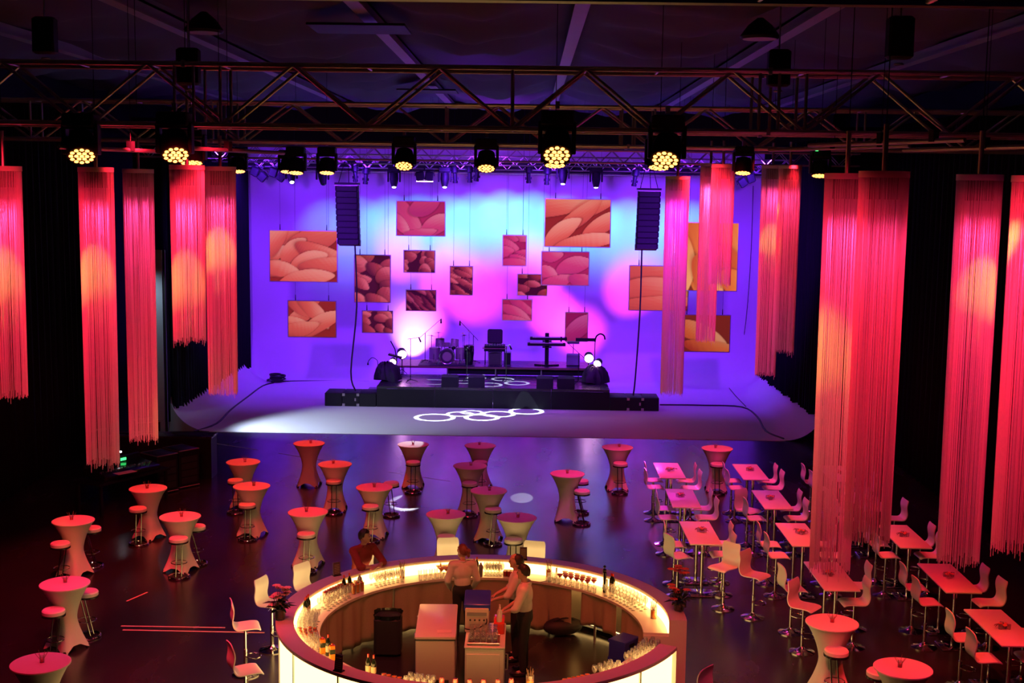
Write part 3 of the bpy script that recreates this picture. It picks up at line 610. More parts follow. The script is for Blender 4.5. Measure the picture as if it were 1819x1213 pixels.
SPEC = [([(.1, .85, 60, .4, .5, .9), (.95, .85, 20, .6, .4, .4), (.45, .62, 50, .35, .5, .8), (1.0, .55, -15, .55, .32, .5), (.75, .42, 25, .42, .42, .95), (1.05, .3, 10, .5, .35, .4), (.2, .25, -8, .45, .35, .8), (.7, .06, 12, .6, .3, .85)], (6, 20, 25, .45, .4)),
        ([(.3, .9, -40, .6, .4, .4), (.75, .7, -45, .6, .35, .9), (.9, .4, 30, .75, .3, .8), (.3, .2, 12, .6, .35, .5)], (4, 20, 40, .5, .4)), ([], (16, -10, 25, .24, .65)), ([], (9, -10, 30, .36, .6)),
        ([(.2, .5, -50, .75, .5, .25), (.9, .95, 40, .6, .5, .2), (1.2, .35, 28, .6, .45, .75), (.1, .35, -48, .5, .35, .7), (.7, .05, 8, .5, .3, .4)], None), ([], (13, 10, 30, .3, .8)), ([], (18, -35, 15, .5, .16)), ([], (18, -20, 20, .32, .28)),
        ([], (9, -15, 20, .4, .5)), ([(.9, .7, -35, .8, .3, .3), (.7, .35, -28, .9, .3, .7), (.6, -.1, -10, .9, .35, .5)], None), ([], (9, -15, 15, .45, .5)),
        ([(.3, .9, 10, .7, .35, .9), (1.0, .85, 25, .6, .3, .7), (.75, .65, 38, .6, .3, .5), (1.25, .5, 32, .6, .3, .85), (.35, .32, 40, .5, .38, 1.0), (.9, .12, 10, .75, .22, .9)], None), ([(.25, .9, -5, .4, .55, .5), (.95, .6, 20, .6, .45, .6), (.15, .4, -10, .35, .55, .7), (.5, .1, 15, .5, .4, .4), (1.2, .15, 0, .4, .5, .3)], None), ([(.5, .5, 40, .8, .4, .9)], None),
        ([(.6, .8, 8, .9, .35, .5), (.7, .45, -4, 1.0, .3, .8), (.6, .1, 6, .9, .25, .4)], None), ([], (10, -50, 25, .55, .4)), ([(.6, .5, -22, .9, .3, .95), (.9, .1, -5, .8, .25, .3)], None)]
PANELS = [((478, 408, 600, 502), 44.9, 1.1, 25, 2.2, 3, OR, .75, 'largest at far left with pale orange petals'), ((511, 533, 598, 600), 45.4, 1.0, 40, 2.0, 7.3, OR, .7, 'lower far left with folded orange petals'),
          ((629, 452, 694, 538), 45.6, 1.7, -20, 1.5, 11, DK, .9, 'upright red with round petals beside left speaker column'), ((643, 551, 698, 592), 46.4, 1.5, -10, 1.5, 15.2, DK, .8, 'lower dark red near the stage left'),
          ((704, 356, 791, 420), 46.0, .8, 35, 1.6, 19.1, PK, .75, 'pinkish red at upper left centre'), ((717, 444, 773, 485), 46.6, 2.0, 10, 1.3, 23.4, DK, .7, 'dark red with round tips below the pinkish one'),
          ((721, 514, 775, 553), 47.0, 1.8, -35, 3.0, 27.7, DK, .35, 'magenta washed at centre left above the drums'), ((799, 472, 840, 525), 46.6, 2.0, -25, 2.4, 31.5, DK, .75, 'small upright with narrow petals near the middle'),
          ((893, 417, 935, 473), 46.6, 1.6, -15, 1.6, 36.1, PK, .5, 'small upright dusky red right of the middle'), ((892, 531, 945, 570), 46.8, 1.0, -40, 2.6, 39.3, PK, .5, 'low curved petal right of the middle'),
          ((919, 486, 972, 526), 47.0, 1.7, -12, 1.8, 43.2, DK, .55, 'half hidden behind a wider one'), ((968, 352, 1084, 440), 45.0, .8, 35, 2.0, 47.9, OR, .85, 'large bright orange at upper right centre'),
          ((962, 446, 1046, 508), 45.8, 1.0, -15, 1.5, 52.6, PK, .65, 'wide pink red just under the large orange one'), ((1004, 554, 1044, 607), 47.2, 1.0, -45, 1.8, 57.2, PK, .22, 'faint pink washed above the keyboards'),
          ((1118, 471, 1222, 553), 45.6, .75, 10, 2.2, 61.4, OR, .7, 'partly behind the magenta string lamp'), ((1202, 394, 1309, 518), 45.0, .9, -50, 1.8, 66.6, YL, .9, 'large yellow orange at far right'), ((1205, 558, 1296, 626), 45.4, .9, -25, 1.8, 70.1, YL, .5, 'lower far right dark with one pale petal')]
for i, ((x0, y0, x1, y1), Y, sc_, an, stx, off, pal, es, l) in enumerate(PANELS):
    a = aty(x0, y0, Y); c = aty(x1, y1, Y); W_, H_ = c.x - a.x, a.z - c.z; ce = (a + c) / 2
    t = thing('hanging_picture', 'hanging picture of orange petals, ' + l, 'picture', (ce.x, Y, ce.z), 0, 'hanging petal pictures')
    me = petal_mesh(W_ - .04, H_ - .04, i + 11, pal, *SPEC[i]); me.materials.append(projection_mat(es * .62)); obj('print', me, None, t)
    f = B()
    for q in (-1, 1): f.box((q * (W_ / 2 - .012), 0, 0), (0.03, 0.05, H_)); f.box((0, 0, q * (H_ / 2 - .012)), (W_ - .06, 0.05, 0.03))
    obj('frame', f, M_steel, t, False)
    for q in (-1, 1):
        xx = q * W_ * 0.34; hk = obj('hook', B().cyl((xx, 0, H_ / 2), (xx, 0, H_ / 2 + 0.20), 0.018, 0.012, 6), M_black, t)
        obj('wire', B().cyl((xx, 0, H_ / 2 + .2), (xx, 0, 11.31 - ce.z), 0.004, n=4), M_black, hk)

# ================================================================== STAGE
SF = 43.55; SX0, SX1 = -5.22, 2.90; SZ = 0.74; t0 = 0.012
t = thing('stage', 'main black stage platform in front of the white wall', 'stage', ((SX0 + SX1) / 2, SF, t0)); sw = SX1 - SX0
for i in range(4):
    obj('deck_board', B().box((-sw / 2 + sw / 8 + i * sw / 4, 1.49, SZ - 0.06), (sw / 4 - 0.012, 2.98, 0.08)), M_deck, t, False)
    obj('skirt_panel', B().box((-sw / 2 + sw / 8 + i * sw / 4, 0.02, (SZ - .11) / 2), (sw / 4 - 0.008, 0.03, SZ - 0.11)), M_black, t, False)
for q in (-1, 1): obj('side_panel', B().box((q * (sw / 2 - .02), 1.5, (SZ - .11) / 2), (0.03, 2.9, SZ - .11)), M_black, t, False)
t = thing('riser', 'low riser platform at the back of the stage', 'stage', (-1.25, 46.6, t0)); RZ = 1.04
for i in range(4): obj('deck_board', B().box((-2.7 + i * 1.8, 0.9, RZ - 0.05), (1.79, 1.8, 0.08)), M_deck, t, False)
obj('edge_trim', B().box((0, -0.02, RZ - 0.05), (7.2, 0.02, 0.07)), noisy('riser_edge_wood', (0.16, 0.10, 0.06), (0.22, 0.14, 0.08), 8, 0.5), t, False)
for x in (-3.5, -1.7, 0.1, 1.8, 3.5):
    for y in (0.1, 1.7): obj('leg', B().cyl((x, y, 0.0), (x, y, RZ - .09), 0.03, n=8), M_alu, t)
obj('skirt_panel', B().box((0.9, 0.15, 0.84), (5.2, 0.02, 0.24)), M_black, t, False)
# wings: sub speakers under the columns
k = Kind(thing('sub_speaker', '', 'speaker', group='sub speakers at the stage wings'))
obj('cabinet', B().box((0, 0.5, 0.23), (0.595, 1.0, 0.46), None, 0.012), M_black, k.root)
cb = B()
k2 = k
for i, x in enumerate((-6.73, -6.12, -5.53, 3.2, 3.8, 4.32)):
    o = k.put((x, SF - .02, t0), 0, 'low black speaker box at the stage wing, %s of six' % ORD[i])
    if i in (1, 4):
        o['label'] = 'black flight case with metal corners at the %s stage wing' % ('left' if i == 1 else 'right'); o['category'] = 'case'; o.name = 'flight_case'
        for qx in (-.25, .25):
            for qz in (.05, .41): obj('corner_plate', B().box((qx, -0.006, qz), (0.09, 0.016, 0.09)), M_steel, o, False)
        obj('latch', B().box((0.16, -0.008, 0.24), (0.05, 0.018, 0.10)), M_steel, o, False)
t = thing('steps', 'two small black steps at the left side of the stage', 'steps', (-5.75, 44.6, t0))
for i in range(2): obj('tread', B().box((-0.1 + 0.33 * i, 0.35, 0.20 * (i + 1) - .02), (0.33, 0.8, 0.04)), M_deck, t, False); obj('riser_board', B().box((-0.25 + 0.33 * i, 0.35, 0.1 * (i + 1) - .02), (0.03, 0.8, 0.2 * (i + 1) - .04)), M_black, t, False)
S = lambda px, py, z: atz(px, py, z)
# monitors
k = Kind(thing('stage_monitor', '', 'speaker', group='floor monitors on the stage front'))
P2 = [(-.30, 0), (.30, 0), (.30, .18), (.02, .40), (-.22, .34)]
b = B(); b.add([(x, p[0], p[1]) for x in (-.29, .29) for p in P2], [tuple(range(5)), tuple(range(5, 10))[::-1]] + [(i, 5 + i, 5 + (i + 1) % 5, (i + 1) % 5) for i in range(5)])
obj('cabinet', b, M_black, k.root, False); obj('grille', B().box((0, 0.17, 0.30), (0.50, 0.34, 0.012), Matrix.Rotation(-0.665, 3, 'X')), M_rubber, k.root, False)
for i, (px, py) in enumerate(((799, 686), (846, 686), (968, 688), (1005, 688))):
    p = S(px, py, SZ + t0); k.put((p.x, SF + 0.32 + 0.05 * (i % 2), SZ + t0 - .02), random.uniform(-.06, .06), 'black wedge monitor on the stage front, %s of four' % ORD[i])
# microphone stands
def mic(label, base, h, boom, tilt, rz, nm='microphone_stand'):
    t = thing(nm, label, 'microphone stand', base, rz); d = Vector((math.cos(tilt), 0, math.sin(tilt)))
    for q in range(3): obj('leg', B().cyl((0, 0, 0.09), (0.27 * math.cos(q * 2.094), 0.27 * math.sin(q * 2.094), 0.012), 0.013, n=6), M_black, t)
    obj('pole', B().cyl((0, 0, 0.05), (0, 0, h), 0.014, n=7), M_black, t)
    e = Vector((0, 0, h)) + d * boom
    obj('boom', B().cyl(Vector((0, 0, h)) - d * boom * 0.35, e, 0.011, n=6), M_black, t); obj('microphone', B().caps(e, e + Vector((0.06 if boom < .6 else 0.0, 0, -0.14)), 0.022, 0.032, 8), M_black, t)
rz0 = RZ + t0 - .01
mic('tall boom microphone stand left of the drums', (S(757, 640, rz0).x, 47.6, rz0), 1.12, .80, 0.73, 0)
mic('tall boom microphone stand right of the drums', (S(842, 640, rz0).x, 47.6, rz0), 1.05, .74, 2.34, 0)
sz = SZ + t0 - .02
p = S(729, 678, sz); mic('microphone stand at the left front of the stage', (p.x, p.y, sz), 1.55, 0.30, 0.15, 0)
p = S(1027, 681, sz); mic('boom microphone stand at the right front of the stage', (p.x, p.y, sz), 1.1, 0.85, 2.42, 0)
p = S(899, 676, sz); mic('thin straight microphone stand at the middle of the stage', (p.x, p.y, sz), 1.25, 0.12, 0.4, 0)
p = S(829, 676, sz); mic('thin microphone stand behind the left monitors', (p.x, p.y, sz), 1.2, 0.12, 2.6, 0)
# drum kit
bx = S(795, 645, rz0).x
t = thing('drum_kit', 'drum kit with round bass drum on the riser', 'drums', (bx, 47.25, rz0))
RX = Matrix.Rotation(PI / 2, 3, 'X')
bd = obj('bass_drum', B().lathe([(0.27, -0.2), (0.28, -0.2), (0.28, 0.2), (0.27, 0.2)], 28, (0, 0, 0.30), RX), M_drumred, t)
obj('front_head', B().lathe([(0.001, 0.19), (0.262, 0.205), (0.262, 0.19)], 28, (0, 0, 0.30), RX), M_head, bd); obj('hoop', B().tube([(0.285 * math.cos(a * PI / 14), -0.2, 0.30 + 0.285 * math.sin(a * PI / 14)) for a in range(28)], 0.02, 5, True), M_chrome, bd)
for q in (-1, 1): obj('spur', B().cyl((q * 0.26, -0.15, 0.2), (q * 0.38, -0.32, 0.01), 0.012, n=6), M_chrome, bd)
for nm, c, r, h, tx, ty in (('tom', (-0.28, -0.02, 0.80), 0.17, 0.30, -0.15, 0), ('tom', (0.27, 0.0, 0.80), 0.15, 0.26, -0.2, .1), ('floor_tom', (0.50, 0.15, 0.38), 0.2, 0.42, 0, 0), ('floor_tom', (-0.48, 0.2, 0.36), 0.22, 0.42, 0, 0), ('snare_drum', (-0.10, 0.5, 0.66), 0.18, 0.14, 0, 0)):
    rt = Matrix.Rotation(tx, 3, 'X') @ Matrix.Rotation(ty, 3, 'Y'); o = obj(nm, B().lathe([(r * .97, -h / 2), (r, -h / 2), (r, h / 2), (r * .97, h / 2)], 22, c, rt), M_drumred, t)
    obj('drum_skin', B().lathe([(r * .96, h / 2), (r * .96, h / 2 + .012), (0.001, h / 2 + .012)], 22, c, rt), M_head, o)
    lg = B()
    for q in range(3): a = q * 2.094 + .4; lg.cyl((c[0] + r * 1.02 * math.cos(a), c[1] + r * 1.02 * math.sin(a), c[2]), (c[0] + r * 1.1 * math.cos(a), c[1] + r * 1.1 * math.sin(a), max(0.0, c[2] - .38)), 0.01, n=5)
    obj('leg', lg, M_chrome, o, kind='stuff')
for (cx_, cy_, cz, r, tl) in ((-0.62, 0.25, 1.03, 0.2, .12), (-0.36, 0.32, 1.14, 0.2, -.05), (-0.22, -0.12, 1.0, 0.24, .1), (0.62, 0.28, 1.05, 0.18, -.1), (0.80, 0.22, 1.22, 0.15, 0), (0.56, .35, 1.12, 0.16, 0)):
    st = obj('cymbal_stand', B().cyl((cx_, cy_, 0.0), (cx_, cy_, cz), 0.012, n=6), M_chrome, t)
    for q in range(3): a = q * 2.094; st_l = obj('leg', B().cyl((cx_, cy_, 0.3), (cx_ + .24 * math.cos(a), cy_ + .24 * math.sin(a), 0.01), 0.009, n=5), M_chrome, st)
    obj('cymbal', B().lathe([(r, -0.012), (r * .3, 0.006), (0.035, 0.02), (0.0001, 0.035)], 22, (cx_, cy_, cz), Matrix.Rotation(tl, 3, 'Y') @ Matrix.Rotation(-.12, 3, 'X')), M_brass, st)
obj('stool_seat', B().lathe([(0.03, 0.0), (0.035, 0.44), (0.17, 0.45), (0.17, 0.54), (0.15, 0.55), (0.001, 0.55)], 16, (0.15, 0.95, 0)), M_rubber, t)
tag(obj('rug', B().box((bx, 47.45, rz0 + .008), (2.1, 1.5, 0.016)), M_rubber, smooth=False), 'dark rug under the drum kit on the riser', 'rug')
pp = S(833, 600, 2); t = thing('conga', 'tall dark conga drum with hardware right of the drum kit', 'drum', (bx + 0.83, 47.05, rz0))
obj('shell', B().lathe([(0.13, 0), (0.15, 0.1), (0.19, 0.45), (0.175, 0.72), (0.165, 0.74)], 18), M_black_gloss, t); obj('skin', B().lathe([(0.165, 0.74), (0.0001, 0.75)], 18), M_head, t)
hb = B()
for q in range(8): a = q * PI / 4; hb.cyl((.18 * math.cos(a), .18 * math.sin(a), .52), (.172 * math.cos(a), .172 * math.sin(a), .76), 0.008, n=5)
obj('lug_set', hb.ring((0, 0, .74), .172, .011, 18, 5), M_chrome, t)
# desk with mixer, amplifier in front, black bag behind
dx_ = S(880, 640, rz0).x
t = thing('music_desk', 'small desk with mixer and black cloth on the riser', 'desk', (dx_, 47.35, rz0))
obj('desk_top', B().box((0, 0, 0.62), (0.92, 0.42, 0.035)), noisy('desk_wood', (0.25, 0.17, 0.10), (0.32, 0.22, 0.14), 7, 0.45), t, False)
for q in (-1, 1): obj('trestle', B().tube([(q * .36, -.16, 0), (q * .36, -.1, .6), (q * .36, .1, .6), (q * .36, .16, 0)], 0.016, 6), M_black, t)
obj('apron', B().box((0, -.2, .56), (0.8, .015, .1)), M_black, t, False)
t = thing('mixer', 'small mixer with lit knobs on the riser desk', 'mixer', (dx_, 47.3, rz0 + .64)); obj('body', B().box((0, 0, .05), (0.78, .32, .09), Matrix.Rotation(.15, 3, 'X'), .01), M_black, t)
kb = B()
for i in range(7):
    for j in range(3): kb.cyl((-.3 + i * .1, -.1 + j * .09, .09 + j * .014), (-.3 + i * .1, -.1 + j * .09, .12 + j * .014), .014, n=6)
obj('knob_set', kb, M_steel, t, kind='stuff'); 
for q in (-1, 1): obj('jog_wheel', B().lathe([(.07, .1), (.07, .125), (.001, .125)], 14, (q * .17, .06, 0)), M_steel, t)
t = thing('chair_back', 'black padded chair standing behind the riser desk', 'chair', (dx_ - .02, 48.0, rz0))
obj('backrest', B().box((0, 0.2, 0.95), (0.58, 0.1, 0.56), None, 0.045), M_rubber, t); obj('seat', B().box((0, -.05, .5), (.5, .48, .08), None, .03), M_rubber, t)
for q in (-1, 1):
    for e in (-.22, .15): obj('leg', B().cyl((q * .2, e, .47), (q * .23, e, 0), .016, n=6), M_black, t)
t = thing('amplifier', 'guitar amplifier with pale outlined grille below the riser desk', 'amplifier', (dx_ + .02, 46.95, rz0)); obj('cabinet', B().box((0, .1, .27), (.52, .24, .52), None, .015), M_black, t); obj('grille', B().box((0, -.025, .25), (.44, .012, .42)), M_head, t, False)
obj('piping', B().tube([(-.235, -.03, .02), (.235, -.03, .02), (.235, -.03, .50), (-.235, -.03, .50)], .010, 5, True), M_paper, t)
t = thing('loudspeaker_box', 'light grey box standing beside the amplifier', 'box', (dx_ + .50, 47.2, rz0)); obj('body', B().box((0, 0, .25), (.24, .3, .5), None, .012), M_grey, t); obj('front', B().box((0, -.155, .25), (.2, .01, .44)), M_black, t, False)
# keyboards on a column stand
kx = S(970, 640, rz0).x
t = thing('keyboard_stand', 'black column stand holding two keyboards', 'stand', (kx, 47.1, rz0))
obj('column', B().box((0, .05, .62), (.15, .12, 1.24), None, .015), M_black, t)
for q in (-1, 1): obj('foot', B().box((q * .22, 0, .03), (.5, .07, .05), Matrix.Rotation(q * .35, 3, 'Z')), M_black, t, False)
for zz in (.76, .98): obj('bracket', B().box((0, -.05, zz - .04), (.34, .3, .03)), M_black, t, False)
for zz, l in ((.78, 'lower'), (1.0, 'upper')):
    q = thing('keyboard', '%s of two black keyboards on the column stand' % l, 'keyboard', (kx + (0.05 if l == 'upper' else -.02), 47.0, rz0 + zz)); ww = 1.38 if l == 'upper' else 1.42
    obj('body', B().box((0, 0, .05), (ww, .32, .1), None, .012), M_black, q); obj('white_keys', B().box((0, -.09, .105), (ww * .86, .14, .012)), M_paper, q, False)
    bk = B()
    for i in range(30): bk.box((-ww * .41 + i * ww * .0283, -.06, .115), (.014, .085, .012))
    obj('black_keys', bk, M_black_gloss, q, False, 'stuff')
t = thing('music_stand', 'dark music stand and case among the keyboards at right', 'stand', (kx + 1.0, 47.35, rz0)); obj('case', B().box((0, 0, .22), (.5, .32, .44), None, .03), M_grey, t); obj('pole', B().cyl((0, .1, .4), (0, .1, 1.0), .013, n=6), M_black, t); obj('tray', B().box((0, .06, .95), (.46, .02, .3), Matrix.Rotation(-.4, 3, 'X')), M_grey, t, False)
# covered stacks with lamps at both stage sides
def side_stack(label, px, py, sgn):
    p = S(px, py, sz); t = thing('covered_case', label, 'case', (p.x, p.y + .2, sz))
    def f(u, v):
        a = 2 * PI * u; r = (0.37 + .05 * math.sin(a * 5) * (1 - v) + .06 * math.sin(a * 3 + sgn) + .035 * math.sin(a * 11 + 5 * v)) * math.cos(v * 1.25); return (r * 1.15 * math.cos(a) + .05 * sgn * v, r * .85 * math.sin(a), .02 + .60 * math.sin(v * PI / 2) + .05 * math.sin(a * 2 + v * 4) + .05 * math.sin(a * 7 + v * 9) * v)
    obj('cloth', B().grid(f, 40, 8, True).lathe([(.12, .60), (.0001, .64)], 20), M_rubber, t); obj('case_body', B().box((0, 0, .24), (.34, .30, .44)), M_black, t, False); return p
def gooseneck(label, loc, rz, h=.55):
    t = thing('gooseneck_lamp', label, 'lamp', loc, rz); obj('base', B().lathe([(.07, 0), (.07, .02), (.015, .04)], 12), M_black, t)
    obj('stem', B().tube(catmull([(0, 0, .03), (0, 0, h * .8), (.06, 0, h), (.2, 0, h + .06), (.32, 0, h - .04), (.36, 0, h - .14)]), .012, 6), M_black, t); obj('shade', B().lathe([(.02, 0), (.035, -.08)], 10, (.36, 0, h - .13)), M_black, t)
side_stack('pile of gear under black cloth at the left stage side', 690, 677, -1); side_stack('pile of gear under black cloth at the right stage side', 1056, 682, 1)
p = S(671, 668, sz); gooseneck('curved gooseneck lamp at the left end of the stage', (p.x, p.y, sz), PI, .62)
t = thing('guitar_tray', 'tilted dark tray with a short arm on the left gear pile', 'stand', (S(690, 660, 1.5).x - .05, 45.0, sz + .62)); obj('tray', B().box((-.05, 0, .26), (.5, .3, .05), Matrix.Rotation(.25, 3, 'Y')), M_black, t, False); obj('arm', B().tube([(-.02, 0, .28), (-.06, 0, .5), (-.22, 0, .8)], .02, 6), M_black, t); obj('post', B().cyl((0, 0, -.04), (0, 0, .26), .02, n=6), M_black, t)
t = thing('wind_instrument_stand', 'tall stand with curved hook at the right stage side', 'stand', (S(1054, 672, sz).x, 45.6, sz)); obj('pole', B().cyl((0, 0, 0), (0, 0, 1.45), .014, n=6), M_black, t); obj('hook', B().tube(catmull([(0, 0, 1.43), (.04, 0, 1.62), (.18, 0, 1.72), (.32, 0, 1.66), (.36, 0, 1.52)]), .028, 7), M_black, t)
for q in range(3): obj('leg', B().cyl((0, 0, .2), (.25 * math.cos(q * 2.094), .25 * math.sin(q * 2.094), .01), .012, n=5), M_black, t)
obj('score_bar', B().box((-.35, 0, 1.5), (.7, .02, .12)), M_black, t, False)
CANS = [(714, 628, 46.4, 1.25, 'large glaring', .2), (698, 642, 45.3, .9, 'small glowing', .0), (1046, 635, 45.3, 1.2, 'large glaring', .0), (1062, 645, 45.0, 1.0, 'small glowing', -.3)]
for i, (px, py, Y, s, l, pn) in enumerate(CANS):
    p = aty(px, py, Y); t = thing('flood_can', '%s pink stage light at the %s stage side' % (l, 'left' if i < 2 else 'right'), 'stage light', (p.x, Y, p.z))
    rt = Matrix.Rotation(pn, 3, 'Z') @ Matrix.Rotation(-1.35, 3, 'X')
    obj('can', B().lathe([(.05 * s, .2 * s), (.13 * s, .16 * s), (.15 * s, -.10 * s), (.135 * s, -.10 * s), (.12 * s, .08 * s)], 16, (0, 0, 0), rt), M_black, t)
    obj('lens', B().lathe([(.001, -.09 * s), (.09 * s, -.085 * s), (.135 * s, -.07 * s)], 16, (0, 0, 0), rt), M_pinklens, t)
    obj('stand_pole', B().cyl((0, .05, -.05), (0, .05, sz - p.z), .018, n=6), M_black, t)
    for q in range(3): obj('leg', B().cyl((0, .05, sz - p.z + .2), (.2 * math.cos(q * 2.094 + .5), .05 + .2 * math.sin(q * 2.094 + .5), sz - p.z + .012), .012, n=5), M_black, t)
# ring gobo heads: straight down, rings in real floor metres
def gobo(loc, h, rings, power, cone):
    l = bpy.data.lights.new('ring_projector', 'SPOT'); l.energy = power; l.color = (0.72, 0.86, 1.0); l.spot_size = R(cone); l.spot_blend = 0.0; l.shadow_soft_size = 0.004; l.use_nodes = True
    o = bpy.data.objects.new('ring_projector', l); COL.objects.link(o); o.location = loc; o['kind'] = 'helper'
    nt = l.node_tree; L = nt.links.new; em = nt.nodes['Emission']
    tc = nt.nodes.new('ShaderNodeTexCoord'); sx = nt.nodes.new('ShaderNodeSeparateXYZ'); L(tc.outputs['Normal'], sx.inputs[0])
    def M(op, a, b_=None):
        n = nt.nodes.new('ShaderNodeMath'); n.operation = op
        for i, x in enumerate((a, b_)):
            if x is None: continue
            if isinstance(x, (int, float)): n.inputs[i].default_value = x
            else: L(x, n.inputs[i])
        return n.outputs[0]
    az = M('ABSOLUTE', sx.outputs[2]); u = M('MULTIPLY', M('DIVIDE', sx.outputs[0], az), h); v = M('MULTIPLY', M('DIVIDE', sx.outputs[1], az), h)
    acc = None
    for (cx_, cy_, r, wd) in rings:
        a = M('SUBTRACT', u, cx_ - loc[0]); b_ = M('SUBTRACT', v, cy_ - loc[1])
        d = M('SQRT', M('ADD', M('MULTIPLY', a, a), M('MULTIPLY', b_, b_))); k_ = M('LESS_THAN', M('ABSOLUTE', M('SUBTRACT', d, r)), wd)
        acc = k_ if acc is None else M('MAXIMUM', acc, k_)
    L(acc, em.inputs['Strength'])
def rg(px, py, rx, z, wpx):
    p = atz(px, py, z); s = (p - atz(px + 1, py, z)).length; return (p.x, p.y, rx * s, wpx * s / 2)
gobo((-1.2, 41.4, 8.2), 8.2, [rg(772, 742, 33, 0, 9), rg(817, 736, 22, 0, 7), rg(856, 742, 28, 0, 9), rg(885, 736, 27, 0, 8), rg(838, 733, 18, 0, 5), rg(935, 731, 28, 0, 8)], 9000, 46)
gobo((-0.9, 44.9, 8.2), 8.2 - SZ, [rg(770, 678, 28, SZ, 4), rg(826, 678, 18, SZ, 5), rg(870, 683, 20, SZ, 6), rg(893, 673, 18, SZ, 5), rg(918, 680, 20, SZ, 6), rg(846, 671, 16, SZ, 4)], 60000, 40)

# ================================================================== STANDING TABLES AND STOOLS
def cover_pt(u, v):
    a = 2 * PI * u; foot = (0.5 + 0.5 * math.cos(4 * a)) ** 2.2
    hem = 0.085 * (1 - foot) ** 1.3 if v < 1 else 0
    zb = 0.015 + hem; z = zb + (1.085 - zb) * v; t = z / 1.085
    core = 0.175 + 0.215 * max(0, (t - 0.42) / 0.58) ** 1.9 + 0.03 * math.exp(-((t - .42) / .2) ** 2) * 0
    low = max(0, (0.5 - t) / 0.5)
    r = core + low ** 1.5 * (0.115 + 0.085 * foot)
    return (r * math.cos(a), r * math.sin(a), z)
tk = thing('standing_table', '', 'table', group='standing tables in white stretch covers')
obj('cover', B().grid(cover_pt, 64, 22, True), M_cloth, tk)
obj('table_top', B().lathe([(0.385, 1.07), (0.402, 1.08), (0.402, 1.098), (0.39, 1.104), (0.0001, 1.104)], 40), M_cloth, tk)
for q in range(4): obj('foot', B().lathe([(0.035, 0), (0.035, 0.02), (0.02, 0.05)], 10, (0.335 * math.cos(q * PI / 2), 0.335 * math.sin(q * PI / 2), 0.0)), M_rubber, tk)
TK = Kind(tk)
sg = thing('straw_glass', '', 'glass', group='little glasses of straws on the standing tables')
obj('tumbler', B().lathe([(0.03, 0), (0.035, 0.09), (0.031, 0.09), (0.027, 0.008), (0.0001, 0.006)], 14), M_glass, sg); obj('candle', B().lathe([(0.026, 0.008), (0.028, 0.05), (0.0001, 0.055)], 12), M_reddrink, sg)
sb = B()
for q in range(6):
    a = q * 1.05 + .3; sb.cyl((0.008 * math.cos(a), 0.008 * math.sin(a), 0.02), (0.085 * math.cos(a), 0.085 * math.sin(a), 0.135 + .02 * (q % 2)), 0.0032, n=4)
obj('straw_set', sb, M_twig, sg, kind='stuff')
SG = Kind(sg)
ROUND = [((549, 787), 'back row leftmost, no stool at it', 40), ((734, 789), 'back row second, white spot on it', 45), ((853, 791), 'back row third from left', 30), ((1097, 794), 'back row fourth from left', 50), ((1274, 796), 'back row rightmost, by the rectangular tables', 42),
         ((432, 820), 'second row leftmost', 35), ((595, 824), 'second row second from left', 48), ((835, 827), 'second row third from left', 40), ((1008, 841), 'second row rightmost, stools at its right', 40),
         ((263, 867), 'third row leftmost, by the dark sound desk', 20), ((447, 863), 'third row second from left', 30), ((665, 865), 'third row behind the seated man', 38), ((868, 871), 'third row rightmost', 30),
         ((130, 924), 'fourth row at far left in the dark', 25), ((320, 917), 'fourth row second from left', 28), ((547, 909), 'fourth row behind the left bar chair', 33), ((792, 913), 'fourth row behind the woman at the bar', 45), ((918, 919), 'fourth row behind the two barmen', 45),
         ((115, 1036), 'near left with two stools', 15), ((72, 1177), 'cut by the bottom edge at left', 20), ((1478, 1105), 'lower right before the rectangular tables', 58), ((1604, 1186), 'cut by the bottom edge at right', 50)]
for i, (c, l, rz) in enumerate(ROUND):
    p = atz(*c, 1.1); TK.put((p.x, p.y, 0), R(rz), 'white stretch covered standing table, ' + l)
    SG.put((p.x + random.uniform(-.05, .05), p.y + random.uniform(-.04, .04), 1.105), random.uniform(0, 6), 'small glass with straws on the standing table ' + l)
st = thing('bar_stool', '', 'stool', group='round white bar stools')
obj('cushion', B().lathe([(0.165, 0.725), (0.182, 0.74), (0.182, 0.79), (0.165, 0.81), (0.0001, 0.814)], 28), M_vinyl, st); obj('seat_rim', B().lathe([(0.16, 0.70), (0.19, 0.705), (0.19, 0.728), (0.16, 0.73)], 28), M_black_gloss, st)
for q in (-1, 1): obj('post', B().tube([(-0.09, q * .055, .70), (-0.095, q * .055, .66), (0.06, q * .055, .06), (0.07, q * .055, .02)], 0.011, 7), M_darkchrome, st)
obj('foot_ring', B().ring((-0.02, 0, .30), 0.15, .009, 24, 6), M_chrome, st); obj('base_ring', B().ring((0, 0, .025), 0.19, .024, 28, 8), M_chrome, st); obj('base_plate', B().lathe([(0.185, 0.004), (0.185, .012), (.0001, .014)], 24), M_rubber, st)
ST = Kind(st)
